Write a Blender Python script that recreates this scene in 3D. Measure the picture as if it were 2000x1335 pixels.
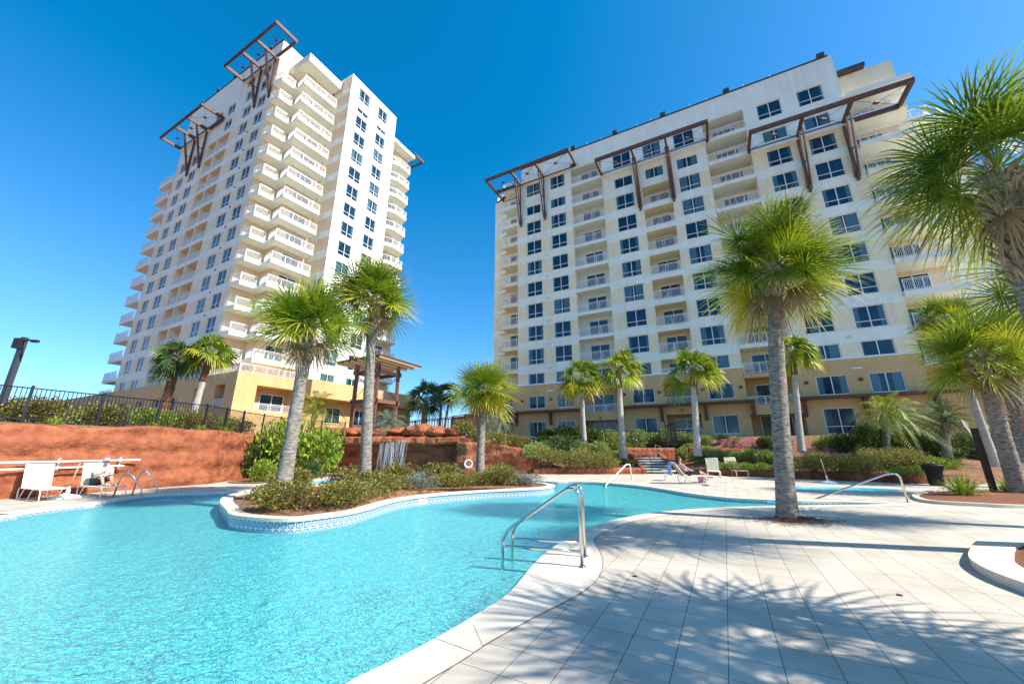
import bpy, bmesh, math, random
from mathutils import Vector, Matrix, noise
from mathutils.geometry import tessellate_polygon
R = math.radians
scene = bpy.context.scene
for _o in list(bpy.data.objects): bpy.data.objects.remove(_o)

# ------------------------------------------------------------------ camera, sky, sun, exposure
CAM_H = 1.6
PITCH = math.atan(210/743.0)
cam = bpy.data.cameras.new("camera"); cam.sensor_width = 36; cam.lens = 743.0/2000*36
cam.clip_start = 0.05; cam.clip_end = 6000
camo = bpy.data.objects.new("camera", cam); scene.collection.objects.link(camo)
camo.location = (0, 0, CAM_H); camo.rotation_euler = (R(90)+PITCH, 0, 0)
scene.camera = camo
SUN_AZ, SUN_EL = 111.0, 43.0
w = bpy.data.worlds.new("World"); scene.world = w; w.use_nodes = True
nt = w.node_tree; nt.nodes.clear()
sky = nt.nodes.new("ShaderNodeTexSky"); sky.sky_type = 'NISHITA'; sky.sun_disc = False
sky.sun_elevation = R(SUN_EL); sky.sun_rotation = R(SUN_AZ); sky.altitude = 0
sky.air_density = 1.0; sky.dust_density = 0.6; sky.ozone_density = 3.0
sp_ = nt.nodes.new("ShaderNodeSeparateColor"); cb_ = nt.nodes.new("ShaderNodeCombineColor"); ms_ = []
for k_, a_, b_ in ((0, .52, -.40), (1, .68, 0), (2, .93, 0)):      # a clear, strongly polarised blue sky
    q_ = nt.nodes.new("ShaderNodeMath"); q_.operation = 'MULTIPLY_ADD'; q_.inputs[1].default_value = a_; q_.inputs[2].default_value = b_
    m_ = nt.nodes.new("ShaderNodeMath"); m_.operation = 'MAXIMUM'; m_.inputs[1].default_value = .004
    nt.links.new(sp_.outputs[k_], q_.inputs[0]); nt.links.new(q_.outputs[0], m_.inputs[0]); nt.links.new(m_.outputs[0], cb_.inputs[k_])
bg = nt.nodes.new("ShaderNodeBackground"); bg.inputs[1].default_value = 0.15
wo = nt.nodes.new("ShaderNodeOutputWorld")
nt.links.new(sky.outputs[0], sp_.inputs[0]); nt.links.new(cb_.outputs[0], bg.inputs[0]); nt.links.new(bg.outputs[0], wo.inputs[0])
sl = bpy.data.lights.new("sun", 'SUN'); sl.energy = 4.8; sl.angle = R(0.6); sl.color = (1, 0.94, 0.84)
so = bpy.data.objects.new("sun", sl); scene.collection.objects.link(so)
sdir = Vector((math.sin(R(SUN_AZ))*math.cos(R(SUN_EL)), math.cos(R(SUN_AZ))*math.cos(R(SUN_EL)), math.sin(R(SUN_EL))))
so.rotation_euler = sdir.to_track_quat('Z', 'Y').to_euler(); so.location = (30, -20, 60)
scene.view_settings.view_transform = 'Standard'; scene.view_settings.look = 'None'
scene.view_settings.exposure = 0.86; scene.view_settings.gamma = 1.0
scene.render.engine = 'CYCLES'; scene.cycles.max_bounces = 8; scene.cycles.transparent_max_bounces = 16

# ------------------------------------------------------------------ survey helpers (pixel of the 2000 px photo -> point on a level)
_S, _C, _F = math.sin(PITCH), math.cos(PITCH), 743.0
def G(x, y, z=0.0):
    v = 667.5-y; r = Vector((x-1000, _F*_C-v*_S, _F*_S+v*_C)); t = (z-CAM_H)/r.z
    return Vector((r.x*t, r.y*t, z))
def AT(x, y, Y):
    v = 667.5-y; r = Vector((x-1000, _F*_C-v*_S, _F*_S+v*_C)); t = Y/r.y
    return Vector((r.x*t, Y, CAM_H+r.z*t))
def az(d): return Vector((math.sin(R(d)), math.cos(R(d)), 0))
U = az(118); V = az(28)
Z3 = Vector((0, 0, 1))
OA = Vector((0.7573, 46.6, 0)); OB = Vector((-23.81, 44.0, 0))
def V3(p, z=None): return Vector((p[0], p[1], p[2] if z is None else z))

# ------------------------------------------------------------------ materials
MATS = {}
def M(name): return MATS[name]
def newmat(name, base=(.5,.5,.5), rough=.6, metal=0, spec=.4):
    m = bpy.data.materials.new(name); m.use_nodes = True
    b = m.node_tree.nodes["Principled BSDF"]
    b.inputs['Base Color'].default_value = (*base, 1); b.inputs['Roughness'].default_value = rough
    b.inputs['Metallic'].default_value = metal; b.inputs['Specular IOR Level'].default_value = spec
    MATS[name] = m; return m, m.node_tree, b
def N(t, kind, **kw):
    n = t.nodes.new(kind)
    for k, v in kw.items():
        if k in n.inputs: n.inputs[k].default_value = v
        else: setattr(n, k, v)
    return n
def ramp(t, stops):
    n = t.nodes.new("ShaderNodeValToRGB"); e = n.color_ramp.elements
    while len(e) > 1: e.remove(e[-1])
    for i, (p, c) in enumerate(stops):
        x = e[0] if i == 0 else e.new(p)
        x.position = p; x.color = (*c, 1) if len(c) == 3 else c
    return n
def noisy(name, c1, c2, scale=3, rough=.7, bump=.2, bscale=20, bdist=.02, detail=5, spec=.3, stretch=None, metal=0):
    m, t, b = newmat(name, c1, rough, metal, spec)
    tc = N(t, "ShaderNodeTexCoord"); src = tc.outputs['Object']
    if stretch:
        mp = N(t, "ShaderNodeMapping"); mp.inputs['Scale'].default_value = stretch
        t.links.new(src, mp.inputs[0]); src = mp.outputs[0]
    n = N(t, "ShaderNodeTexNoise", Scale=scale, Detail=detail); t.links.new(src, n.inputs['Vector'])
    r = ramp(t, [(.3, c1), (.7, c2)]); t.links.new(n.outputs['Fac'], r.inputs[0]); t.links.new(r.outputs[0], b.inputs['Base Color'])
    if bump:
        n2 = N(t, "ShaderNodeTexNoise", Scale=bscale, Detail=4.0); t.links.new(src, n2.inputs['Vector'])
        bp = N(t, "ShaderNodeBump", Strength=bump, Distance=bdist); t.links.new(n2.outputs['Fac'], bp.inputs['Height']); t.links.new(bp.outputs[0], b.inputs['Normal'])
    return m
noisy('stucco_cream', (.80,.69,.47), (.85,.75,.53), 1.2, .85, .15, 40)
noisy('stucco_white', (.77,.79,.69), (.83,.85,.75), 1.0, .85, .12, 40)
noisy('stucco_tan', (.57,.375,.165), (.63,.42,.20), 1.0, .85, .15, 40)
noisy('stucco_shade_tint', (.66,.68,.58), (.72,.73,.63), 1.0, .85, .12, 40)  # recess back walls: greenish shade and reflections put into the colour
noisy('stucco_peach', (.74,.56,.36), (.79,.61,.40), 1.0, .85, .12, 40)
noisy('white_paint', (.78,.78,.76), (.82,.82,.80), 4, .4, 0)
noisy('trellis_brown', (.095,.05,.036), (.15,.08,.055), 3, .6, .2, 30)
noisy('wood_red', (.14,.06,.04), (.25,.115,.075), 4, .7, .3, 12, stretch=(8,8,1))
noisy('wood_pale', (.42,.27,.16), (.55,.38,.24), 4, .7, .3, 12, stretch=(1,8,8))
noisy('rock_red', (.22,.058,.026), (.42,.14,.062), 2.2, .85, .8, 4.5, .13, detail=10)
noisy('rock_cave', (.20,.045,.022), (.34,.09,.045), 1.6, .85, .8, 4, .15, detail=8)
noisy('mulch', (.13,.055,.028), (.42,.22,.12), 9, .95, 1.0, 45, .05, detail=10)
noisy('pine_straw', (.20,.07,.03), (.45,.19,.09), 18, .95, 1.0, 60, .04, detail=10, stretch=(1,3,1))
noisy('coping', (.62,.55,.44), (.70,.63,.51), 2, .75, .2, 60, .01)
noisy('concrete', (.50,.49,.46), (.62,.60,.56), 3, .8, .2, 40, .01)
noisy('riser_grey', (.10,.105,.10), (.17,.17,.16), 3, .85, .2, 40, .01)
noisy('black_metal', (.015,.016,.018), (.025,.026,.028), 5, .45, 0)
noisy('dark_brown_metal', (.05,.024,.02), (.075,.035,.03), 5, .5, .1, 30)
noisy('trunk_grey', (.13,.11,.09), (.50,.44,.36), 7, .95, 1.0, 26, .05, detail=9, stretch=(1,1,3))
noisy('trunk_pale', (.36,.31,.26), (.55,.50,.44), 5, .95, .8, 26, .04, detail=9, stretch=(1,1,3))
noisy('trunk_brown', (.10,.045,.022), (.30,.15,.08), 9, .95, 1, 26, .04, detail=9, stretch=(1,1,3))
noisy('boot', (.20,.14,.09), (.48,.39,.28), 6, .9, .5, 40, .02)
noisy('stem', (.10,.07,.045), (.17,.12,.08), 6, .9, .4, 30)
noisy('skin', (.52,.30,.20), (.58,.35,.24), 8, .5, 0)
noisy('hair', (.05,.022,.012), (.10,.045,.02), 20, .6, .3, 60)
noisy('cloth_white', (.75,.75,.75), (.82,.82,.82), 8, .9, .3, 20)
noisy('cloth_blue', (.22,.32,.62), (.34,.46,.75), 8, .9, .3, 20)
noisy('cloth_dark', (.03,.035,.05), (.05,.055,.075), 8, .9, .3, 20)
noisy('cloth_pink', (.62,.30,.33), (.72,.42,.44), 8, .9, .3, 20)
noisy('sling', (.54,.48,.34), (.62,.56,.41), 8, .8, .2, 90, .004)
noisy('chair_frame', (.80,.77,.68), (.84,.81,.73), 8, .35, 0)
noisy('pool_plaster', (.30,.95,.97), (.42,.99,1.0), .8, .6, 0)
noisy('roof_dark', (.05,.05,.055), (.08,.08,.085), 2, .8, 0)
noisy('door_glass', (.015,.03,.045), (.03,.06,.08), .7, .08, 0, spec=.7)
newmat('slate_metal', (.05,.055,.07), .45)
newmat('joint_grey', (.16,.14,.12), .9)
newmat('steel', (.62,.60,.57), .14, 1.0)
newmat('drain', (.05,.10,.06), .5)
newmat('sconce', (.12,.05,.03), .4)
newmat('white_plastic', (.82,.82,.80), .35)
newmat('mark_blue', (.05,.12,.35), .4)

def weather(name, amt=.065):
    m = MATS[name]; t = m.node_tree; b = t.nodes["Principled BSDF"]; src = b.inputs['Base Color'].links[0].from_socket
    tc = N(t, "ShaderNodeTexCoord"); mp = N(t, "ShaderNodeMapping"); mp.inputs['Scale'].default_value = (2.2, 2.2, .16); t.links.new(tc.outputs['Object'], mp.inputs[0])
    n = N(t, "ShaderNodeTexNoise", Scale=1.0, Detail=8.0, Roughness=.65); t.links.new(mp.outputs[0], n.inputs['Vector'])
    n2 = N(t, "ShaderNodeTexNoise", Scale=.16, Detail=3.0); t.links.new(tc.outputs['Object'], n2.inputs['Vector'])
    a = N(t, "ShaderNodeMath", operation='ADD'); t.links.new(n.outputs['Fac'], a.inputs[0]); t.links.new(n2.outputs['Fac'], a.inputs[1])
    r_ = ramp(t, [(.38, (1-amt*1.5, 1-amt*1.7, 1-amt*1.9)), (.5, (1-amt*.3,)*3), (.62, (1.03, 1.03, 1.03))]); h = N(t, "ShaderNodeMath", operation='MULTIPLY'); h.inputs[1].default_value = .5; t.links.new(a.outputs[0], h.inputs[0]); t.links.new(h.outputs[0], r_.inputs[0])
    mm = N(t, "ShaderNodeMix", data_type='RGBA', blend_type='MULTIPLY'); mm.inputs[0].default_value = 1; t.links.new(src, mm.inputs[6]); t.links.new(r_.outputs[0], mm.inputs[7]); t.links.new(mm.outputs[2], b.inputs['Base Color'])
for nm_ in ('stucco_cream', 'stucco_white', 'stucco_tan', 'stucco_shade_tint', 'stucco_peach'): weather(nm_)
weather('coping', .10); weather('rock_red', .16)
def grid_rail_material():
    m, t, b = newmat('tile_band', (.5,.6,.65), .25, 0, .5)
    uv = N(t, "ShaderNodeUVMap"); uv.uv_map = "UVMap"
    sep = N(t, "ShaderNodeSeparateXYZ"); t.links.new(uv.outputs[0], sep.inputs[0])
    def frac(o):
        f = N(t, "ShaderNodeMath", operation='FRACT'); t.links.new(o, f.inputs[0])
        s = N(t, "ShaderNodeMath", operation='SUBTRACT'); t.links.new(f.outputs[0], s.inputs[0]); s.inputs[1].default_value = .5
        return s.outputs[0]
    fx, fy = frac(sep.outputs[0]), frac(sep.outputs[1])
    cb = N(t, "ShaderNodeCombineXYZ"); t.links.new(fx, cb.inputs[0]); t.links.new(fy, cb.inputs[1])
    ln = N(t, "ShaderNodeVectorMath", operation='LENGTH'); t.links.new(cb.outputs[0], ln.inputs[0])
    A = (.05,.13,.22); W = (.42,.50,.56); L = (.17,.30,.40)
    r = ramp(t, [(0, W), (.07, A), (.13, W), (.22, L), (.27, W), (.37, A), (.44, A), (.47, W)]); r.color_ramp.interpolation = 'LINEAR'
    t.links.new(ln.outputs['Value'], r.inputs[0])
    ax = N(t, "ShaderNodeMath", operation='ABSOLUTE'); t.links.new(fx, ax.inputs[0])
    ay = N(t, "ShaderNodeMath", operation='ABSOLUTE'); t.links.new(fy, ay.inputs[0])
    mx = N(t, "ShaderNodeMath", operation='MAXIMUM'); t.links.new(ax.outputs[0], mx.inputs[0]); t.links.new(ay.outputs[0], mx.inputs[1])
    gt = N(t, "ShaderNodeMath", operation='GREATER_THAN'); t.links.new(mx.outputs[0], gt.inputs[0]); gt.inputs[1].default_value = .475
    mi = N(t, "ShaderNodeMix", data_type='RGBA'); t.links.new(gt.outputs[0], mi.inputs[0]); t.links.new(r.outputs[0], mi.inputs[6]); mi.inputs[7].default_value = (.62,.66,.68,1)
    t.links.new(mi.outputs[2], b.inputs['Base Color'])
grid_rail_material()

def paver_material():
    m, t, b = newmat('paver', (.6,.55,.5), .85, 0, .25)
    tc = N(t, "ShaderNodeTexCoord")
    mp = N(t, "ShaderNodeMapping"); mp.inputs['Rotation'].default_value = (0, 0, R(28.3)); mp.inputs['Location'].default_value = (.19, .06, 0)
    t.links.new(tc.outputs['Object'], mp.inputs[0])
    br = N(t, "ShaderNodeTexBrick", offset=0.0, squash=1.0)
    br.inputs['Scale'].default_value = 1.0; br.inputs['Mortar Size'].default_value = .004; br.inputs['Mortar Smooth'].default_value = .15
    br.inputs['Brick Width'].default_value = .373; br.inputs['Row Height'].default_value = .373
    br.inputs['Color1'].default_value = (.575,.515,.43,1); br.inputs['Color2'].default_value = (.51,.455,.38,1); br.inputs['Mortar'].default_value = (.17,.15,.13,1)
    br.inputs['Bias'].default_value = 0.0
    t.links.new(mp.outputs[0], br.inputs['Vector'])
    n1 = N(t, "ShaderNodeTexNoise", Scale=.9, Detail=9.0, Roughness=.65); t.links.new(tc.outputs['Object'], n1.inputs['Vector'])
    n2 = N(t, "ShaderNodeTexNoise", Scale=60.0, Detail=3.0); t.links.new(tc.outputs['Object'], n2.inputs['Vector'])
    vo = N(t, "ShaderNodeTexVoronoi", Scale=26.0); t.links.new(tc.outputs['Object'], vo.inputs['Vector'])
    r1 = ramp(t, [(.32, (.80,.77,.73)), (.5, (.96,.95,.93)), (.68, (1.08,1.06,1.03))]); t.links.new(n1.outputs['Fac'], r1.inputs[0])
    r2 = ramp(t, [(.3, (.90,.90,.90)), (.7, (1.05,1.05,1.05))]); t.links.new(n2.outputs['Fac'], r2.inputs[0])
    r3 = ramp(t, [(.05, (1.18,1.16,1.12)), (.10, (1,1,1))]); t.links.new(vo.outputs['Distance'], r3.inputs[0])
    cur = br.outputs['Color']
    for rr in (r1, r2, r3):
        mm = N(t, "ShaderNodeMix", data_type='RGBA', blend_type='MULTIPLY'); mm.inputs[0].default_value = 1
        t.links.new(cur, mm.inputs[6]); t.links.new(rr.outputs[0], mm.inputs[7]); cur = mm.outputs[2]
    t.links.new(cur, b.inputs['Base Color'])
    bp = N(t, "ShaderNodeBump", Strength=.35, Distance=.004); inv = N(t, "ShaderNodeMath", operation='SUBTRACT'); inv.inputs[0].default_value = 1
    t.links.new(br.outputs['Fac'], inv.inputs[1]); t.links.new(inv.outputs[0], bp.inputs['Height'])
    bp2 = N(t, "ShaderNodeBump", Strength=.25, Distance=.003); t.links.new(n2.outputs['Fac'], bp2.inputs['Height']); t.links.new(bp.outputs[0], bp2.inputs['Normal'])
    t.links.new(bp2.outputs[0], b.inputs['Normal'])
paver_material()

def water_material():
    m = bpy.data.materials.new('water'); m.use_nodes = True; MATS['water'] = m
    t = m.node_tree; t.nodes.clear()
    tc = N(t, "ShaderNodeTexCoord")
    mp = N(t, "ShaderNodeMapping"); mp.inputs['Scale'].default_value = (1, 1.7, 1); mp.inputs['Rotation'].default_value = (0, 0, R(18))
    t.links.new(tc.outputs['Object'], mp.inputs[0])
    n1 = N(t, "ShaderNodeTexNoise", Scale=14.0, Detail=3.0, Distortion=1.0); t.links.new(mp.outputs[0], n1.inputs['Vector'])
    n2 = N(t, "ShaderNodeTexNoise", Scale=3.6, Detail=3.0, Distortion=.6); t.links.new(mp.outputs[0], n2.inputs['Vector'])
    rg = N(t, "ShaderNodeMath", operation='MULTIPLY_ADD'); t.links.new(n1.outputs['Fac'], rg.inputs[0]); rg.inputs[1].default_value = 2.0; rg.inputs[2].default_value = -1.0
    ab = N(t, "ShaderNodeMath", operation='ABSOLUTE'); t.links.new(rg.outputs[0], ab.inputs[0])
    iv = N(t, "ShaderNodeMath", operation='SUBTRACT'); iv.inputs[0].default_value = 1.0; t.links.new(ab.outputs[0], iv.inputs[1])
    a = N(t, "ShaderNodeMath", operation='MULTIPLY_ADD'); t.links.new(n2.outputs['Fac'], a.inputs[0]); a.inputs[1].default_value = 2.2; t.links.new(iv.outputs[0], a.inputs[2])
    bs = N(t, "ShaderNodeBump", Strength=1.0, Distance=.10); t.links.new(a.outputs[0], bs.inputs['Height'])
    bw = N(t, "ShaderNodeBump", Strength=.9, Distance=.03); t.links.new(a.outputs[0], bw.inputs['Height'])
    tr = N(t, "ShaderNodeBsdfTransparent"); tr.inputs[0].default_value = (.22,.99,1,1)
    rf = N(t, "ShaderNodeBsdfRefraction", IOR=1.33, Roughness=0.0); rf.inputs['Color'].default_value = (.25,.97,1,1); t.links.new(bw.outputs[0], rf.inputs['Normal'])
    di = N(t, "ShaderNodeBsdfDiffuse"); di.inputs[0].default_value = (.20,.97,1,1); t.links.new(bs.outputs[0], di.inputs['Normal'])
    m0 = N(t, "ShaderNodeMixShader"); m0.inputs[0].default_value = .30; t.links.new(tr.outputs[0], m0.inputs[1]); t.links.new(rf.outputs[0], m0.inputs[2])
    m1 = N(t, "ShaderNodeMixShader"); m1.inputs[0].default_value = .62; t.links.new(m0.outputs[0], m1.inputs[1]); t.links.new(di.outputs[0], m1.inputs[2])
    gl = N(t, "ShaderNodeBsdfGlossy", Roughness=.07); t.links.new(bw.outputs[0], gl.inputs['Normal'])
    fr = N(t, "ShaderNodeFresnel", IOR=1.33); t.links.new(bw.outputs[0], fr.inputs['Normal'])
    m2 = N(t, "ShaderNodeMixShader"); t.links.new(fr.outputs[0], m2.inputs[0]); t.links.new(m1.outputs[0], m2.inputs[1]); t.links.new(gl.outputs[0], m2.inputs[2])
    o = N(t, "ShaderNodeOutputMaterial"); t.links.new(m2.outputs[0], o.inputs[0])
water_material()

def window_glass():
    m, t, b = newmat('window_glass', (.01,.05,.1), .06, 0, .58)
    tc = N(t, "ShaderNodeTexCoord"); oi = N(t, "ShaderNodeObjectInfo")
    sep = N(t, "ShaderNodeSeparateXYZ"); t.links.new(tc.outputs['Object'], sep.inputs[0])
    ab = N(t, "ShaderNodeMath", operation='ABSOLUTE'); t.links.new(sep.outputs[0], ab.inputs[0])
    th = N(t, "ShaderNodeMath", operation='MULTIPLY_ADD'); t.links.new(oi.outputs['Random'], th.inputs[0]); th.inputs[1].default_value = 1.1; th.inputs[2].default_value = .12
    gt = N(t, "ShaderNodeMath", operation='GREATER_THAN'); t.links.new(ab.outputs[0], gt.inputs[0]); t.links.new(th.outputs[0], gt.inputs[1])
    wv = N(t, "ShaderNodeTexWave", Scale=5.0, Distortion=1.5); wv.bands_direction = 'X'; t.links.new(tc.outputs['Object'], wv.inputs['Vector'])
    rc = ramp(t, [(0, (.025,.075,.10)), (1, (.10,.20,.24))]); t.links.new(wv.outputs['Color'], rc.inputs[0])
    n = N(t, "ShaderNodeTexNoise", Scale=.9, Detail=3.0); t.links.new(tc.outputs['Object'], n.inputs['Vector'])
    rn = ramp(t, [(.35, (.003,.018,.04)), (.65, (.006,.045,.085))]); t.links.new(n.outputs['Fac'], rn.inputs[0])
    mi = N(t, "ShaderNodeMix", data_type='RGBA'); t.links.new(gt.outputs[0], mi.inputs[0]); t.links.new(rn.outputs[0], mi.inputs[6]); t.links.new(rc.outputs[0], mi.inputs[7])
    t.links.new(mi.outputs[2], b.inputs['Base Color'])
window_glass()

def leaf_material(name, stops, rough=.42, trans=.30):
    m, t, b = newmat(name, stops[0][1], rough, 0, .35)
    at = N(t, "ShaderNodeAttribute"); at.attribute_name = "tint"
    r = ramp(t, stops); t.links.new(at.outputs['Fac'], r.inputs[0]); t.links.new(r.outputs[0], b.inputs['Base Color'])
    tl = N(t, "ShaderNodeBsdfTranslucent"); t.links.new(r.outputs[0], tl.inputs[0])
    mx = N(t, "ShaderNodeMixShader"); mx.inputs[0].default_value = trans
    o = t.nodes["Material Output"]
    t.links.new(b.outputs[0], mx.inputs[1]); t.links.new(tl.outputs[0], mx.inputs[2]); t.links.new(mx.outputs[0], o.inputs[0])
leaf_material('palm_leaf', [(0, (.035,.08,.010)), (.3, (.14,.23,.015)), (.6, (.42,.44,.02)), (1, (.68,.50,.04))])
leaf_material('palm_leaf_dark', [(0, (.03,.065,.02)), (.6, (.08,.14,.03)), (1, (.22,.24,.05))])
leaf_material('palm_leaf_silver', [(0, (.09,.14,.08)), (1, (.30,.37,.24))])
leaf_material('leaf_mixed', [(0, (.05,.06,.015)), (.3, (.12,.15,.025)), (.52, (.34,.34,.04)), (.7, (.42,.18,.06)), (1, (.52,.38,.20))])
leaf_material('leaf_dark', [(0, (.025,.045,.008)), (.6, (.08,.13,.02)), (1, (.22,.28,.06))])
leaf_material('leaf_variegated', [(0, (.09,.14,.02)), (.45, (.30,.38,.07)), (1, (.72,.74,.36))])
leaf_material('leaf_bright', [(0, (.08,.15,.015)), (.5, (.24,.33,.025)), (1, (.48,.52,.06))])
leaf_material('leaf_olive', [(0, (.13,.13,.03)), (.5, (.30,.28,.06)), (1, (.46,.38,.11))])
leaf_material('flower_pink', [(0, (.45,.10,.20)), (1, (.75,.30,.40))])
leaf_material('dead_leaf', [(0, (.20,.12,.06)), (1, (.46,.32,.17))])
leaf_material('leaf_grey', [(0, (.16,.15,.12)), (.5, (.26,.25,.20)), (1, (.16,.2,.08))])

# ------------------------------------------------------------------ mesh and object helpers
def tag(o, label=None, cat=None, group=None, kind=None):
    if label: o['label'] = label
    if cat: o['category'] = cat
    if group: o['group'] = group
    if kind: o['kind'] = kind
    return o
def empty(name, loc, rz=0, **k):
    o = bpy.data.objects.new(name, None); scene.collection.objects.link(o); o.empty_display_size = .3
    o.location = loc; o.rotation_euler = (0, 0, rz); return tag(o, **k)
class MB:
    def __init__(s): s.v = []; s.f = []; s.m = []; s.t = []; s.uv = None
    def face(s, pts, mi=0):
        n = len(s.v); s.v += [tuple(p) for p in pts]; s.f.append(tuple(range(n, n+len(pts)))); s.m.append(mi)
    def hexa(s, p, mi=0):   # p: 8 points, 4 bottom ccw + 4 top
        n = len(s.v); s.v += [tuple(q) for q in p]
        for a in ((0,3,2,1),(4,5,6,7),(0,1,5,4),(1,2,6,5),(2,3,7,6),(3,0,4,7)):
            s.f.append(tuple(n+i for i in a)); s.m.append(mi)
    def box(s, c, d, mi=0, rz=0, ax=None):
        c = Vector(c); hx, hy, hz = d[0]/2, d[1]/2, d[2]/2
        m = Matrix.Rotation(rz, 3, 'Z') if ax is None else ax
        s.hexa([c + m @ Vector(q) for q in ((-hx,-hy,-hz),(hx,-hy,-hz),(hx,hy,-hz),(-hx,hy,-hz),(-hx,-hy,hz),(hx,-hy,hz),(hx,hy,hz),(-hx,hy,hz))], mi)
    def bar(s, a, b, w, h=None, mi=0):   # rectangular bar between two points
        a, b = Vector(a), Vector(b); h = h or w; d = (b-a)
        if d.length < 1e-6: return
        d.normalize(); up = Z3 if abs(d.z) < .95 else Vector((1, 0, 0))
        sd = d.cross(up).normalized(); u2 = sd.cross(d).normalized()
        q = [sd*(-w/2)+u2*(-h/2), sd*(w/2)+u2*(-h/2), sd*(w/2)+u2*(h/2), sd*(-w/2)+u2*(h/2)]
        s.hexa([a+x for x in q]+[b+x for x in q], mi)
    def tube(s, pts, rad, seg=10, mi=0, caps=True):
        pts = [Vector(p) for p in pts]; rings = []
        if not hasattr(rad, '__len__'): rad = [rad]*len(pts)
        prev = None
        for i, p in enumerate(pts):
            d = (pts[min(i+1, len(pts)-1)]-pts[max(i-1, 0)]).normalized()
            if prev is None:
                up = Z3 if abs(d.z) < .9 else Vector((1, 0, 0)); x = d.cross(up).normalized()
            else:
                x = (prev - d*prev.dot(d)).normalized()
            prev = x; y = d.cross(x).normalized()
            n = len(s.v); s.v += [tuple(p+(x*math.cos(6.2832*k/seg)+y*math.sin(6.2832*k/seg))*rad[i]) for k in range(seg)]; rings.append(n)
        for i in range(len(rings)-1):
            for k in range(seg):
                k2 = (k+1) % seg
                s.f.append((rings[i]+k, rings[i]+k2, rings[i+1]+k2, rings[i+1]+k)); s.m.append(mi)
        if caps:
            s.f.append(tuple(rings[0]+k for k in range(seg))[::-1]); s.m.append(mi)
            s.f.append(tuple(rings[-1]+k for k in range(seg))); s.m.append(mi)
    def lathe(s, prof, c=(0,0,0), seg=24, mi=0):
        c = Vector(c); rings = []
        for r, z in prof:
            n = len(s.v); s.v += [tuple(c+Vector((r*math.cos(6.2832*k/seg), r*math.sin(6.2832*k/seg), z))) for k in range(seg)]; rings.append(n)
        for i in range(len(rings)-1):
            for k in range(seg):
                k2 = (k+1) % seg; s.f.append((rings[i]+k, rings[i]+k2, rings[i+1]+k2, rings[i+1]+k)); s.m.append(mi)
    def build(s, name, mats, parent=None, origin=None, smooth=False):
        if isinstance(mats, str): mats = [mats]
        o3 = Vector(origin) if origin is not None else Vector((0,0,0))
        me = bpy.data.meshes.new(name); me.from_pydata([tuple(Vector(p)-o3) for p in s.v], [], s.f)
        for n in mats: me.materials.append(M(n))
        me.polygons.foreach_set('material_index', s.m)
        if smooth: me.polygons.foreach_set('use_smooth', [True]*len(me.polygons))
        if s.t:
            a = me.attributes.new("tint", 'FLOAT', 'POINT'); a.data.foreach_set('value', s.t)
        me.update()
        o = bpy.data.objects.new(name, me); scene.collection.objects.link(o)
        if parent is not None: o.parent = parent
        else: o.location = o3
        return o
def copy_tree(o, parent=None):
    c = o.copy(); scene.collection.objects.link(c)
    if parent is not None: c.parent = parent; c.matrix_parent_inverse = o.matrix_parent_inverse.copy()
    for ch in list(o.children): copy_tree(ch, c)
    return c
def structure(o): o['kind'] = 'structure'; return o
ORD = ['first','second','third','fourth','fifth','sixth','seventh','eighth','ninth','tenth','eleventh','twelfth','thirteenth','fourteenth','fifteenth','sixteenth','seventeenth','eighteenth','nineteenth','twentieth']
def smooth_path(pts, n=6, closed=False):
    P = [Vector(p) for p in pts]; out = []; L = len(P)
    rng = range(L if closed else L-1)
    for i in rng:
        p0, p1, p2, p3 = (P[(i-1) % L], P[i], P[(i+1) % L], P[(i+2) % L]) if closed else (P[max(i-1,0)], P[i], P[i+1], P[min(i+2,L-1)])
        for k in range(n):
            t = k/n
            out.append(.5*((2*p1)+(p2-p0)*t+(2*p0-5*p1+4*p2-p3)*t*t+(3*p1-p0-3*p2+p3)*t**3))
    if not closed: out.append(P[-1])
    return out
def poly_area(p): return sum(p[i].x*p[(i+1)%len(p)].y-p[(i+1)%len(p)].x*p[i].y for i in range(len(p)))/2
def offset_poly(p, d, closed=True):   # + = to the left of travel
    L = len(p); out = []
    for i in range(L):
        a = p[(i-1)%L] if closed or i > 0 else p[i]; b = p[(i+1)%L] if closed or i < L-1 else p[i]
        t = (b-a); t.z = 0; t.normalize(); out.append(p[i]+Vector((-t.y, t.x, 0))*d)
    return out
def sheet(name, outer, holes, z, mat, parent=None):
    loops = [[Vector((q.x, q.y, 0)) for q in outer]]+[[Vector((q.x, q.y, 0)) for q in h] for h in holes]
    tris = tessellate_polygon(loops); flat = [q for l in loops for q in l]
    me = bpy.data.meshes.new(name); me.from_pydata([(q.x, q.y, z) for q in flat], [], [tuple(t) for t in tris]); me.materials.append(M(mat))
    bm = bmesh.new(); bm.from_mesh(me)
    for f in bm.faces:
        f.normal_update()
        if f.normal.z < 0: f.normal_flip()
    bm.to_mesh(me); bm.free()
    o = bpy.data.objects.new(name, me); scene.collection.objects.link(o)
    if parent: o.parent = parent
    return o
def inside(x, y, poly):
    c = False; j = len(poly)-1
    for i in range(len(poly)):
        a, b = poly[i], poly[j]
        if (a[1] > y) != (b[1] > y) and x < (b[0]-a[0])*(y-a[1])/(b[1]-a[1])+a[0]: c = not c
        j = i
    return c
def dist_poly(x, y, poly):
    p = Vector((x, y)); best = 1e9
    for i in range(len(poly)):
        a = Vector(poly[i][:2]); b = Vector(poly[(i+1) % len(poly)][:2]); ab = b-a
        t = max(0, min(1, (p-a).dot(ab)/max(ab.length_squared, 1e-9))); best = min(best, (p-a-ab*t).length)
    return best

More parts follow.
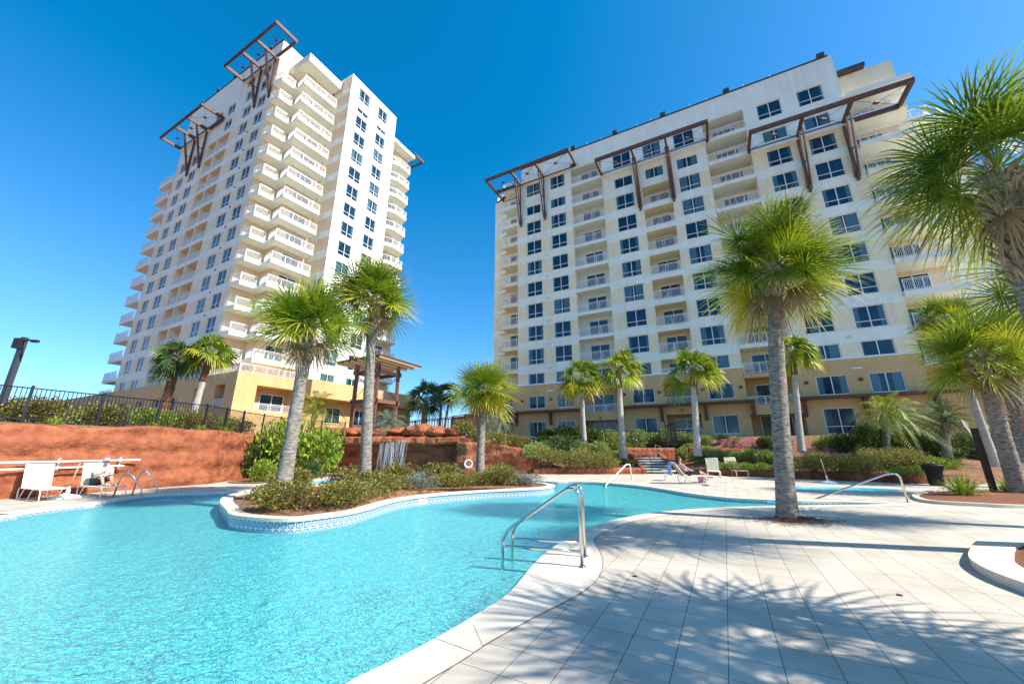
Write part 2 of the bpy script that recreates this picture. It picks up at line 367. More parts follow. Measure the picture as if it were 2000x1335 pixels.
# ================================================================== SETTING: terrain, deck, pool
DECK = [(-24,-18),(-23,-6),(-21.2,4),(-19.4,9),(-17.15,13.6),(-14.75,19.5),(-15.3,22.7),(-15.9,29.2),(-3.9,28.9),(.8,27.4),(6.9,27.15),(9.1,27.5),(9.15,30.3),(11.3,30.3),(11.35,27.4),(15.3,24.1),(19.6,19.8),(22,19.5),(34,22),(60,10),(60,-18)]
FACV = V.copy()
def hgt(x, y):
    if inside(x, y, DECK): return None
    s = dist_poly(x, y, DECK)
    left = 2.45+.2*min(1, s/3)
    dr = min(1, s/9.5); rr = .35+2.3*(dr*dr*(3-2*dr))
    if y < 18 and x > 20: rr = .1+.04*min(s, 20)
    wgt = max(0, min(1, (x+3.5)/7)) if y > 18 else (1 if x > 0 else 0)
    if x <= -3.5 and y > -10: wgt = 0
    h = left*(1-wgt)+rr*wgt
    if x < -60 or y < -18: h = left if x < -18 else .0
    return h+.05*noise.noise(Vector((x*.6, y*.6, 0)))
def axis(lo, hi, step, far):
    a = []; x = lo
    while x <= hi+1e-6: a.append(x); x += step
    d = step; y = hi
    while y < far: d *= 1.35; y += d; a.append(y)
    d = step; y = lo
    while y > -far: d *= 1.35; y -= d; a.insert(0, y)
    return a
xs = axis(-42, 46, .55, 2500); ys = axis(-20, 62, .55, 2500)
verts = []
for yy in ys:
    for xx in xs:
        h = hgt(xx, yy)
        if h is None: h = -2.6
        elif dist_poly(xx, yy, DECK) < .45: h = -2.6 if (xx < 1 and yy > 0) else h
        verts.append((xx, yy, h))
nx = len(xs)
faces = [(j*nx+i, j*nx+i+1, (j+1)*nx+i+1, (j+1)*nx+i) for j in range(len(ys)-1) for i in range(nx-1)]
me = bpy.data.meshes.new('ground'); me.from_pydata(verts, [], faces); me.materials.append(M('mulch'))
me.polygons.foreach_set('use_smooth', [True]*len(faces))
structure(bpy.data.objects.new('ground', me)); scene.collection.objects.link(bpy.data.objects['ground'])

near_edge = [(670,1338),(760,1293),(850,1247),(930,1200),(985,1165),(1012,1138),(1035,1110),(1062,1083),(1100,1055),(1150,1030),(1220,1010),(1300,998),(1400,990.5),(1500,987.5),(1600,986),(1700,984.5)]
far_edge = [(1740,983),(1700,981.5),(1640,979.5),(1560,978),(1500,975.5),(1420,971),(1350,963),(1300,955),(1250,948),(1180,942),(1120,940),(1060,939)]
P1 = [G(x, y) for x, y in near_edge]+[G(x, y) for x, y in far_edge]
P1 += [Vector((-1.5,25.2,0)), Vector((-4.0,28.6,0)), Vector((-9,28.8,0)), Vector((-11,27.2,0)), Vector((-10.8,24.5,0)), Vector((-10.7,20,0))]
P1 += [G(x, y) for x, y in [(500,956),(404,961.5),(318,964.5),(270,969),(230,975),(189,981),(100,992),(30,1001),(-60,1012)]]
P1 += [Vector((-18,5,0)), Vector((-17,-6,0)), Vector((-8,-9,0)), Vector((-3,-5,0)), Vector((-2.2,0,0)), Vector((-1.75,2.3,0))]
pool = smooth_path(P1, 5, True)
if poly_area(pool) < 0: pool.reverse()
spa_c = G(1640, 954.5)
spa = [Vector((spa_c.x+2.3*math.cos(a), spa_c.y+.8*math.sin(a)-.3*math.cos(a), 0)) for a in [i*6.2832/40 for i in range(40)]]
deck_outer = [Vector((x, y, 0)) for x, y in DECK]
if poly_area(deck_outer) < 0: deck_outer.reverse()
COPW = .44
cop_out = offset_poly(pool, -COPW)
# widened apron by the entry rails
ap_in = offset_poly([G(x, y) for x, y in [(905,1214),(930,1200),(985,1165),(1012,1138),(1035,1110),(1062,1083),(1100,1055),(1128,1041)]], -.12, False)
ap_out = smooth_path([min(cop_out, key=lambda p_: (p_-G(1150,1040)).length)]+[G(x, y) for x, y in [(1160,1056),(1172,1078),(1178,1100),(1171,1125),(1150,1148),(1112,1172),(1060,1198),(1014,1223)]]+[min(cop_out, key=lambda p_: (p_-G(948,1262)).length)], 4)
ap = ap_in+ap_out
structure(sheet('pool_deck', deck_outer, [pool, spa], 0.0, 'paver'))
cm = MB(); L = len(pool)
for i in range(L):
    j = (i+1) % L; a, b, c, d = pool[i], pool[j], cop_out[j], cop_out[i]
    zt = .006
    cm.face([V3(a, zt), V3(b, zt), V3(c, zt), V3(d, zt)][::-1])
    cm.face([V3(a, zt), V3(b, zt), V3(b, -.06), V3(a, -.06)])
    cm.face([V3(a, -.06), V3(b, -.06), V3(b, -.06)+(cop_out[j]-b)*.15, V3(a, -.06)+(cop_out[i]-a)*.15])
structure(cm.build('pool_coping', 'coping'))
acc = 0; jm = MB()
for i in range(L):
    j = (i+1) % L; seg = (pool[j]-pool[i]).length; acc += seg
    dv = (cop_out[j]-cop_out[i]); t = dv.normalized(); nn = Vector((-t.y, t.x, 0))
    jm.face([V3(cop_out[i]-nn*.006, .0075), V3(cop_out[j]-nn*.006, .0075), V3(cop_out[j]+nn*.006, .0075), V3(cop_out[i]+nn*.006, .0075)])
    if acc > .95:
        acc = 0; t = (pool[j]-pool[i]).normalized()
        jm.face([V3(pool[i]-t*.003, .0078), V3(pool[i]+t*.003, .0078), V3(cop_out[i]+t*.003, .0078), V3(cop_out[i]-t*.003, .0078)])
structure(jm.build('coping_joint', 'joint_grey'))
structure(sheet('apron', ap, [], .010, 'coping'))
jm = MB()
for i in range(len(ap_out)-1):
    nn = (ap_out[i+1]-ap_out[i]).normalized(); nn = Vector((-nn.y, nn.x, 0))*.005
    jm.face([V3(ap_out[i]-nn, .0125), V3(ap_out[i+1]-nn, .0125), V3(ap_out[i+1]+nn, .0125), V3(ap_out[i]+nn, .0125)])
structure(jm.build('apron_joint', 'joint_grey'))
# pool shell
def ring_wall(name, loop, z0, z1, mat, uvs=None, shift=0):
    mb = MB(); L = len(loop)
    for i in range(L):
        a, b = loop[i], loop[(i+1) % L]
        mb.face([V3(a, z0), V3(b, z0), V3(b, z1), V3(a, z1)])
    o = mb.build(name, mat)
    if uvs:
        uv = o.data.uv_layers.new(name="UVMap"); s = 0; k = 0
        for i in range(L):
            a, b = loop[i], loop[(i+1) % L]; s2 = s+(b-a).length/uvs; h = (z1-z0)/uvs
            for q in ((s, 1-h), (s2, 1-h), (s2, 1), (s, 1)): uv.data[k].uv = q; k += 1
            s = s2
    return structure(o)
ring_wall('pool_wall', pool, -1.35, -.30, 'pool_plaster')
ring_wall('pool_tile', offset_poly(pool, .004), -.31, -.055, 'tile_band', .155)
structure(sheet('pool_floor', pool, [], -1.3, 'pool_plaster'))
WZ = -.13
structure(sheet('water', pool, [], WZ, 'water'))
ring_wall('spa_wall', spa, -.9, .005, 'pool_plaster'); structure(sheet('spa_floor', spa, [], -.85, 'pool_plaster')); structure(sheet('spa_water', spa, [], -.07, 'water'))
# pool steps under the water beside the far edge
sm = MB()
fe = [G(x, y) for x, y in far_edge[:-1]]
for k, (off, zz) in enumerate(((.35, -.42), (.75, -.72))):
    o2 = offset_poly(fe, off, False)
    for i in range(len(fe)-1):
        sm.face([V3(fe[i], zz), V3(fe[i+1], zz), V3(o2[i+1], zz), V3(o2[i], zz)]); sm.face([V3(o2[i], zz), V3(o2[i+1], zz), V3(o2[i+1], -1.3), V3(o2[i], -1.3)])
structure(sm.build('pool_step', 'pool_plaster'))
dm = MB(); dc = G(738, 1127, -.95); dc.z = 0
dm.lathe([(0, -1.28), (.42, -1.28), (.44, -1.292)], dc, 28); tag(dm.build('pool_drain', 'drain', origin=(dc.x, dc.y, -1.29)), 'dark green round drain cover on the pool floor seen through the water', 'pool drain')

# island planter
IT = .18
isl_front = [(443,996),(446,1001),(457,1005),(485,1008.5),(528,1011.5),(577,1011.5),(628,1006),(685,998),(727,988),(770,975.5),(827,966.5),(900,960),(960,956),(1030,953),(1062,951),(1080,948)]
If = [G(x, y, IT) for x, y in isl_front]
Ib = [Vector((1.75,17.3,IT)), Vector((.9,18.6,IT)), Vector((-1.5,19.4,IT)), Vector((-5,19.0,IT)), Vector((-8.2,17.2,IT)), Vector((-9.4,14.2,IT)), Vector((-8.7,12.2,IT))]
isl = smooth_path(If+Ib, 4, True)
if poly_area(isl) < 0: isl.reverse()
isl_in = offset_poly(isl, .30)
bed = empty('planter_island', (-4, 14, WZ), label='curved island planter with white coping and blue patterned tile rising from the pool', cat='planter')
def rel(o, par):
    o.parent = par; o.matrix_parent_inverse = Matrix.Translation(par.location).inverted(); return o
mb = MB(); L = len(isl)
for i in range(L):
    j = (i+1) % L
    mb.face([V3(isl[i], IT), V3(isl[j], IT), V3(isl_in[j], IT), V3(isl_in[i], IT)])
    mb.face([V3(isl[i], IT-.07), V3(isl[j], IT-.07), V3(isl[j], IT), V3(isl[i], IT)])
    q = offset_poly(isl, .04)
    mb.face([V3(isl[i], IT-.07), V3(isl[j], IT-.07), V3(q[j], IT-.07), V3(q[i], IT-.07)])
    mb.face([V3(isl_in[i], IT), V3(isl_in[j], IT), V3(isl_in[j], IT-.15), V3(isl_in[i], IT-.15)])
rel(mb.build('coping', 'coping'), bed)
o = ring_wall('tile_band', offset_poly(isl, .035), WZ-.12, IT-.07, 'tile_band', .155); del o['kind']; rel(o, bed)
o = ring_wall('base_wall', offset_poly(isl, .05), -1.3, WZ-.11, 'pool_plaster'); del o['kind']; rel(o, bed)
soil = MB()
ctr = sum(isl_in, Vector())/len(isl_in)
for i in range(L):
    j = (i+1) % L; a, b = isl_in[i], isl_in[j]; a2, b2 = a.lerp(ctr, .5), b.lerp(ctr, .5)
    a2.z = b2.z = IT+.10; c2 = V3(ctr, IT+.13)
    soil.face([V3(a, IT-.05), V3(b, IT-.05), b2, a2]); soil.face([a2, b2, c2])
rel(soil.build('soil', 'mulch', smooth=True), bed)

# right hand planters with kerbs
def planter(name, pts, h, kw, label, soilmat='pine_straw', kh=.16, kerbmat='coping'):
    loop = smooth_path([Vector((x, y, 0)) for x, y in pts], 5, True)
    if poly_area(loop) < 0: loop.reverse()
    inn = offset_poly(loop, kw); e = empty(name, (loop[0].x, loop[0].y, 0), label=label, cat='planter')
    m1 = MB(); m2 = MB(); L = len(loop); c = sum(inn, Vector())/L
    for i in range(L):
        j = (i+1) % L
        m1.face([V3(loop[i], .0), V3(loop[j], .0), V3(loop[j], kh), V3(loop[i], kh)]); m1.face([V3(loop[i], kh), V3(loop[j], kh), V3(inn[j], kh), V3(inn[i], kh)]); m1.face([V3(inn[i], kh), V3(inn[j], kh), V3(inn[j], 0), V3(inn[i], 0)])
        a2, b2 = inn[i].lerp(c, .45), inn[j].lerp(c, .45)
        m2.face([V3(inn[i], kh-.04), V3(inn[j], kh-.04), V3(b2, h), V3(a2, h)]); m2.face([V3(a2, h), V3(b2, h), V3(c, h)])
    rel(m1.build('kerb', kerbmat), e); rel(m2.build('soil', soilmat, smooth=True), e); return e
planter('planter_bed', [(5.9,4.9),(6.35,5.85),(7.1,6.55),(8.2,7.3),(9.6,7.8),(12,7.9),(14.5,7),(15,4),(13,0),(8,-2),(6,.5),(5.6,3)], .17, .42, 'mulched planter with broad curved stone kerb at the right edge of the near deck', kh=.12)
planter('planter_bed', [(12.95,12.85),(13.75,11.95),(14.5,11.6),(17,11.2),(22,10.6),(26,12),(26,15.5),(21,16.6),(17.3,16.2),(14.4,14.6)], .12, .16, 'low mulched planter with thin pale kerb beside the dark sign post', kh=.09)

# ================================================================== red rock walls
def rock_strip(path, h0, h1, thick, seed, amp=.12, mat='rock_red', step=.16, name='retaining_wall', base=0.0, topvar=.1):
    pts = []
    for i in range(len(path)-1):
        a, b = Vector((*path[i], 0)), Vector((*path[i+1], 0)); n = max(1, int((b-a).length/step))
        pts += [a.lerp(b, k/n) for k in range(n)]
    pts.append(Vector((*path[-1], 0)))
    off = offset_poly(pts, thick, False); mb = MB(); rows = []
    nz = max(2, int((max(h0, h1)-base)/.10)); tot = len(pts)-1
    for i, (p, q) in enumerate(zip(pts, off)):
        h = h0+(h1-h0)*i/tot+topvar*noise.noise(Vector((p.x*.5+seed, p.y*.5, seed)))
        nd = (p-q).normalized(); row = []
        for k in range(nz+1):
            z = base+(h-base)*k/nz; e = amp*noise.noise(Vector((p.x*.9+seed, p.y*.9, z*1.2)))+amp*.5*noise.noise(Vector((p.x*2.6, p.y*2.6+seed, z*2.8)))
            st_ = math.sin(z*7.5+2.5*noise.noise(Vector((p.x*.35, p.y*.35, seed)))); e += amp*.28*(1 if st_ > .2 else -1 if st_ < -.5 else 0)
            if k == nz: e -= .08
            row.append(p+nd*e+Vector((0, 0, z)))
        row.append(p.lerp(q, .5)+Vector((0, 0, h+.03))); row.append(q+Vector((0, 0, h))); row.append(q+Vector((0, 0, base)))
        rows.append(row)
    n = len(rows[0])
    for row in rows: mb.v += [tuple(x) for x in row]
    for i in range(len(rows)-1):
        for k in range(n-1): mb.f.append((i*n+k, (i+1)*n+k, (i+1)*n+k+1, i*n+k+1)); mb.m.append(0)
    mb.f.append(tuple(range(n))); mb.m.append(0); mb.f.append(tuple(len(rows)*n-n+k for k in range(n))); mb.m.append(0)
    return mb.build(name, mat, smooth=True, origin=(path[0][0], path[0][1], 0))
# path direction chosen so that offset (left of travel) points away from the pool
tag(rock_strip([(-24,-18),(-23,-6),(-21.2,4),(-19.4,9),(-17.1,13.6),(-14.72,19.5),(-15.2,22.7),(-15.9,28.6)], 2.42, 2.5, .9, 3.1, .14, topvar=.22), 'long rust red rock retaining wall behind the loungers on the left', 'retaining wall')
fall = empty('rock_waterfall', (-9, 29, 0), label='red rock cave wall with overhanging lip and boulders that carries the waterfall', cat='rock wall')
def into(o, par):
    w = o.location.copy(); o.parent = par; o.location = w-par.location; return o
into(rock_strip([(-14.2,28.9),(-9,29.3),(-3.5,28.9)], 2.2, 2.2, .6, 9, .18, 'rock_cave', name='cave_wall', base=-.6), fall)
into(rock_strip([(-15.9,28.2),(-14.5,27.95),(-13.75,27.95),(-13.8,28.8)], 2.5, 2.45, .7, 5, .12, name='left_pier', base=-.2), fall)
into(rock_strip([(-3.95,28.8),(-3.9,27.75),(-3.2,27.55),(-2.2,27.7)], 2.2, 2.1, .8, 6, .12, name='right_pier', base=-.2), fall)
# overhanging lip
lip = MB(); n = 44
for i in range(n+1):
    x = -14.3+(11.0)*i/n; y0 = 27.95+.25*math.sin(x*.8)+.15*noise.noise(Vector((x*2, 0, 4)))
    zb = 2.02-.10*math.sin((x+9)*.6)**2+.06*noise.noise(Vector((x*3, 1, 0))); zt = 2.5+.12*noise.noise(Vector((x*1.5, 3, 0)))
    lip.v += [(x, 29.4, zb), (x, y0+.12, zb), (x, y0, zb+.14), (x, y0+.06, zt-.1), (x, y0+.35, zt), (x, 30.2, zt+.1)]
for i in range(n):
    for k in range(5): lip.f.append((i*6+k, (i+1)*6+k, (i+1)*6+k+1, i*6+k+1)); lip.m.append(0)
rel(lip.build('lip', 'rock_red', smooth=False), fall)
def boulder(c, s, seed, par, mat='rock_red', name='boulder'):
    bm = bmesh.new(); bmesh.ops.create_icosphere(bm, subdivisions=4, radius=1)
    for v in bm.verts:
        p = v.co.copy(); v.co *= 1+.30*noise.noise(p*1.1+Vector((seed, 0, 0)))+.12*noise.noise(p*3+Vector((0, seed, 0)))+.10*(round(noise.noise(p*1.6+Vector((seed*2, 1, 0)))*4)/4)
        v.co = Vector((v.co.x*s[0], v.co.y*s[1], v.co.z*s[2]))+Vector(c)-(Vector(par.location) if par else Vector())
    me = bpy.data.meshes.new(name); bm.to_mesh(me); bm.free(); me.materials.append(M(mat)); me.polygons.foreach_set('use_smooth', [True]*len(me.polygons))
    o = bpy.data.objects.new(name, me); scene.collection.objects.link(o); o.parent = par; return o
for i, (px, py, sx, sz) in enumerate([(655,846,1.2,.30),(690,843,.9,.34),(745,844,1.0,.30),(775,842,.9,.28),(800,842,.55,.36),(822,840,.9,.50),(850,843,1.1,.42),(885,845,.8,.45),(720,848,1.0,.28)]):
    c = AT(px, py, 29.2); boulder((c.x, 29.2, c.z), (sx, .8, sz), i*3.7, fall)
# falling water streams
wf = MB(); random.seed(4)
m, t, b = newmat('falling_water', (.75,.83,.88), .25, 0, .5); b.inputs['Alpha'].default_value = .28
m, t, b = newmat('foam', (.85,.92,.94), .6)
for i in range(52):
    x = -9.35+1.95*random.random()**.9; y = 27.86+.12*random.random()
    w_ = random.choice((.005, .007, .010, .016)); zt = 2.25; zb = WZ if random.random() < .7 else random.uniform(.3, 1.2)
    pts = []
    for k in range(8):
        tt = k/7; pts.append(Vector((x+.05*math.sin(tt*5+i)+.10*tt*math.sin(i*3.1), y-.32*tt**.5*.9, zt+(zb-zt)*tt)))
    wf.tube(pts, [w_*(1-.6*abs(.3-kk/7)) for kk in range(8)], 5)
tag(wf.build('waterfall', 'falling_water', origin=(-7.4, 27.8, WZ), smooth=True), 'thin white streams of water falling from the red rock lip', 'waterfall')
sp = MB()
for i in range(60): sp.lathe([(0, .03), (random.uniform(.03,.09), .0), (.1, -.02)], (-9.4+2.1*random.random(), 27.3+.5*random.random(), WZ), 6)
tag(sp.build('splash', 'foam', origin=(-7.4, 27.5, WZ)), 'white splashing foam at the foot of the waterfall', 'splash', kind='stuff')
tag(rock_strip([(-2.3,27.7),(-.5,27.45),(.9,27.3),(1.5,27.6)], 2.1, 1.5, .8, 12, .12), 'red rock wall with a life ring right of the waterfall cave', 'retaining wall')
tag(rock_strip([(1.4,27.25),(3.5,27.15),(6.9,27.1),(8.9,27.35)], .36, .40, .35, 14, .05, topvar=.05), 'low red kerb wall left of the stone stairs', 'low wall')
tag(rock_strip([(11.45,27.3),(13.4,25.7),(15.3,24.1),(17.5,21.9),(19.6,19.8),(20.6,19.5)], .42, .42, .35, 15, .05, topvar=.05), 'low red kerb wall curving from the stairs towards the bin', 'low wall')
tag(rock_strip([(8.7,31.0),(10.6,31.1),(13,31.3)], 1.72, 1.72, .4, 17, .06, base=.8, topvar=.05), 'short red wall at the head of the stairs', 'low wall')
tag(rock_strip([(13.6,30.6),(17,29.0),(21,26.6)], 1.75, 1.5, .4, 18, .06, base=.6, topvar=.08), 'low red wall in the planted slope below the azaleas', 'low wall')
# stairs
st = empty('stairs', (10.2, 27.6, 0), label='grey concrete garden stairs climbing between the red kerb walls', cat='stairs')
sb = MB()
rs = MB()
for k in range(6):
    y0 = 27.57+.42*k; sb = MB(); sb.box((10.2, y0+.28, .145+.17*k), (2.14, .56, .05)); rel(sb.build('tread', 'concrete'), st)
    rs.box((10.2, (y0+.06+30.6)/2, .06+.17*k), (2.10, 30.6-y0-.06, .12))
rel(rs.build('riser', 'riser_grey'), st)
for sx in (9.05, 11.35):
    q = MB(); q.hexa([Vector(p) for p in ((sx-.12,27.3,0),(sx+.12,27.3,0),(sx+.12,30.6,0),(sx-.12,30.6,0),(sx-.12,27.3,.3),(sx+.12,27.3,.3),(sx+.12,30.6,1.4),(sx-.12,30.6,1.4))]); rel(q.build('cheek_wall', 'rock_red'), st)
q = MB(); q.tube([(9.6,27.5,0),(9.6,27.5,.95),(9.6,29.9,1.95),(9.6,29.9,1.0)], .022, 8); rel(q.build('handrail', 'black_metal'), st)
q = MB(); q.tube([(11.05,29.5,1.0),(11.05,29.5,1.85),(11.05,30.4,1.95),(11.05,30.4,1.0)], .022, 8); rel(q.build('handrail', 'wood_pale'), st)

# ================================================================== BUILDINGS
class Frame:   # a: along the facade, n: into the building
    def __init__(s, O, a, n): s.O = Vector(O); s.a = a; s.n = n
    def p(s, a, w, z): return s.O+s.a*a+s.n*w+Vector((0, 0, z))
    def rot(s): return math.atan2(s.a.y, s.a.x)
BM = ['stucco_cream', 'stucco_white', 'stucco_tan', 'stucco_shade_tint', 'roof_dark', 'stucco_peach']
CREAM, WHITE, TAN, SHADE_TINT, DARK, PEACH = range(6)
def fbox(mb, fr, a0, a1, w0, w1, z0, z1, mi=0):
    mb.hexa([fr.p(a0,w0,z0), fr.p(a1,w0,z0), fr.p(a1,w1,z0), fr.p(a0,w1,z0), fr.p(a0,w0,z1), fr.p(a1,w0,z1), fr.p(a1,w1,z1), fr.p(a0,w1,z1)], mi)
def wall(mb, fr, a0, a1, z0, z1, holes, matf, w=0.0):
    """flat wall with real openings; holes: (a0,a1,z0,z1,depth,back material or None)"""
    As = sorted(set([a0, a1]+[x for h in holes for x in h[:2]])); 
    bands = set()
    z = z0
    Zs = [z0, z1]+[x for h in holes for x in h[2:4]]+[b for b in matf.breaks if z0 < b < z1]
    Zs = sorted(set(round(x, 4) for x in Zs)); As = sorted(set(round(x, 4) for x in As))
    for i in range(len(As)-1):
        am = (As[i]+As[i+1])/2
        for k in range(len(Zs)-1):
            zm = (Zs[k]+Zs[k+1])/2
            if any(h[0] < am < h[1] and h[2] < zm < h[3] for h in holes): continue
            mb.face([fr.p(As[i],w,Zs[k]), fr.p(As[i+1],w,Zs[k]), fr.p(As[i+1],w,Zs[k+1]), fr.p(As[i],w,Zs[k+1])], matf(zm))
    for h in holes:
        x0, x1, y0, y1, d, bk = h; mi = matf((y0+y1)/2)
        mb.face([fr.p(x0,w,y0), fr.p(x0,w+d,y0), fr.p(x0,w+d,y1), fr.p(x0,w,y1)], mi); mb.face([fr.p(x1,w,y0), fr.p(x1,w,y1), fr.p(x1,w+d,y1), fr.p(x1,w+d,y0)], mi)
        mb.face([fr.p(x0,w,y1), fr.p(x0,w+d,y1), fr.p(x1,w+d,y1), fr.p(x1,w,y1)], mi); mb.face([fr.p(x0,w,y0), fr.p(x1,w,y0), fr.p(x1,w+d,y0), fr.p(x0,w+d,y0)], mi)
        if bk is not None: mb.face([fr.p(x0,w+d,y0), fr.p(x1,w+d,y0), fr.p(x1,w+d,y1), fr.p(x0,w+d,y1)], bk)
class MatF:
    def __init__(s, bands, default): s.b = bands; s.d = default; s.breaks = sorted(set(x for b in bands for x in b[:2]))
    def __call__(s, z):
        for lo, hi, m in s.b:
            if lo <= z < hi: return m
        return s.d
# shared window, door and railing meshes ---------------------------------------------------
PROTO = {}
def win_proto(wd, ht, transom, kind='window'):
    key = (round(wd, 2), round(ht, 2), transom, kind)
    if key in PROTO: return PROTO[key]
    f = MB(); t = .07; d = .07
    for x0, x1, z0, z1 in ((-wd/2, -wd/2+t, 0, ht), (wd/2-t, wd/2, 0, ht), (-wd/2+t, wd/2-t, 0, t), (-wd/2+t, wd/2-t, ht-t, ht), (-t/2, t/2, t, ht-t)):
        f.hexa([(x0,-d/2,z0),(x1,-d/2,z0),(x1,d/2,z0),(x0,d/2,z0),(x0,-d/2,z1),(x1,-d/2,z1),(x1,d/2,z1),(x0,d/2,z1)])
    if transom:
        for x0, x1 in ((-wd/2+t, -t/2), (t/2, wd/2-t)):
            f.hexa([(x0,-d/2+.004,transom),(x1,-d/2+.004,transom),(x1,d/2,transom),(x0,d/2,transom),(x0,-d/2+.004,transom+.055),(x1,-d/2+.004,transom+.055),(x1,d/2,transom+.055),(x0,d/2,transom+.055)])
    g = MB(); g.face([(-wd/2+.02,.012,.02),(wd/2-.02,.012,.02),(wd/2-.02,.012,ht-.02),(-wd/2+.02,.012,ht-.02)])
    fo = f.build('window_frame', 'white_paint'); go = g.build('glass', 'window_glass' if kind == 'window' else 'door_glass')
    PROTO[key] = (fo.data, go.data); bpy.data.objects.remove(fo); bpy.data.objects.remove(go)
    return PROTO[key]
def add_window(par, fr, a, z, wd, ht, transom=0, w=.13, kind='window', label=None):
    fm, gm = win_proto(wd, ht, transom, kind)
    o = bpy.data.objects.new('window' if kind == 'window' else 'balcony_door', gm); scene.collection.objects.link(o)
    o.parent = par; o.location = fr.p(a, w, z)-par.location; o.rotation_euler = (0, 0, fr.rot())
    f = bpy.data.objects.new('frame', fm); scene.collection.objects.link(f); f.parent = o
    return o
# a rail run: local x along the run, z up
def rail_mesh(L, h=1.0, wavy=True):
    key = ('rail', round(L, 2), h)
    if key in PROTO: return PROTO[key]
    b = MB()
    b.box((L/2, 0, h), (L, .06, .05)); b.box((L/2, 0, .09), (L, .04, .035)); b.box((L/2, 0, h-.13), (L, .03, .025))
    np_ = max(1, round(L/1.35))
    for i in range(np_+1): b.box((min(max(L*i/np_, .025), L-.025), 0, h/2), (.05, .055, h))
    n = int(L/.115)
    for i in range(1, n):
        x = L*i/n; s = .03*math.sin(i*1.57)
        b.bar((x+s, 0, .1), (x-s, 0, h*.5), .02, .02); b.bar((x-s, 0, h*.5), (x+s, 0, h-.14), .02, .02)
    o = b.build('railing', 'white_paint'); PROTO[key] = o.data; bpy.data.objects.remove(o); return PROTO[key]
def add_rail(par, p0, p1, h=1.0, name='railing'):
    d = p1-p0; me = rail_mesh((Vector((d.x, d.y, 0))).length, h)
    o = bpy.data.objects.new(name, me); scene.collection.objects.link(o); o.parent = par
    base = par.location if par.parent is None else par.parent.location+par.location
    o.location = p0-base; o.rotation_euler = (0, 0, math.atan2(d.y, d.x)); return o
def balcony(par, fr, loop, z, rails, mat=WHITE, thick=.42, h=1.0, under=None):
    """slab polygon loop [(a,w)...] with its top at z, rails = list of index pairs into loop"""
    mb = MB(); P = [fr.p(a, w, 0) for a, w in loop]; n = len(P)
    c = sum(P, Vector())/n
    mb.face([V3(p, z)-c for p in P], 0); mb.face([V3(p, z-thick)-c for p in P][::-1], 0)
    for i in range(n): mb.face([V3(P[i], z-thick)-c, V3(P[(i+1)%n], z-thick)-c, V3(P[(i+1)%n], z)-c, V3(P[i], z)-c], 0)
    o = mb.build('balcony', BM[mat]); o.parent = par; o.location = V3(c, 0)-par.location
    for i, k in rails:
        a = P[i]; b = P[k]; d = (b-a).normalized()*.03; nrm = (c-a.lerp(b, .5)); nrm.z = 0; s = Vector((-(b-a).y, (b-a).x, 0)).normalized(); s = s if s.dot(nrm) > 0 else -s
        r_ = bpy.data.objects.new('railing', rail_mesh((b-a).length-.06, h)); scene.collection.objects.link(r_); r_.parent = o
        r_.location = V3(a+d+s*.05, z)-V3(c, 0); r_.rotation_euler = (0, 0, math.atan2((b-a).y, (b-a).x))
    return o
def part(mb, name, mats, par, smooth=False):
    o = mb.build(name, mats, smooth=smooth); return rel(o, par)
def trellis(par, fr, a0, a1, z, struts, reach=3.2, drop=6.0, w0=-.25, ends=(False, False), mids=None):
    mb = MB(); bw, bh = .22, .42
    mb.bar(fr.p(a0, -reach, z), fr.p(a1, -reach, z), bw, bh); mb.bar(fr.p(a0+.1, w0, z), fr.p(a1-.1, w0, z), bw, bh)
    for a in [a0+.1, a1-.1]+list(struts):
        mb.bar(fr.p(a, -reach+.12, z-.004), fr.p(a, w0-.12, z-.004), bw, bh)
        mb.bar(fr.p(a, -reach+.1, z+.28), fr.p(a, w0+.2, z+.28), .10, .12)
    part(mb, 'roof_trellis', 'trellis_brown', par)
    for a in struts:
        s = MB(); s.bar(fr.p(a-.16, -reach*.55, z-.2), fr.p(a-.16, -.12, z-drop), .08, .15); s.bar(fr.p(a+.16, -reach*.55, z-.2), fr.p(a+.16, -.12, z-drop), .08, .15)
        s.bar(fr.p(a, w0, z-.2), fr.p(a, -.16, z-drop-.4), .22, .18); s.bar(fr.p(a, -.9, z-drop*.55), fr.p(a, -.2, z-drop*.55), .1, .1)
        part(s, 'strut', 'trellis_brown', par)
    c = MB()
    xs_ = [a0]+list(struts)+[a1]
    for i in range(len(xs_)-1):
        am = (xs_[i]+xs_[i+1])/2
        for q in (-.25, .25):
            c.tube([fr.p(xs_[i]+.1, -reach+.2 if q < 0 else w0-.2, z), fr.p(xs_[i+1]-.1, w0-.2 if q < 0 else -reach+.2, z)], .018, 5)
        c.box(fr.p(am, (w0-reach)/2, z), (.45, .3, .12))
    part(c, 'tie_rod', 'trellis_brown', par)
def soffit(mb, fr, a0, a1, z, d=.35): pass

F1 = 11.3
def FL(k): return F1+3.0*(k-1)
def bandf(top, podium=9.15, low=CREAM, white_from=None, breaks=None):
    b = [(-5, podium, TAN), (podium-.0, podium+.14, WHITE)]
    for k in range(1, 18): b.append((FL(k)-.82, FL(k)+.22, WHITE))
    if white_from: b = [x for x in b if x[0] < white_from]+[(white_from, 99, WHITE)]
    return MatF(b, low)

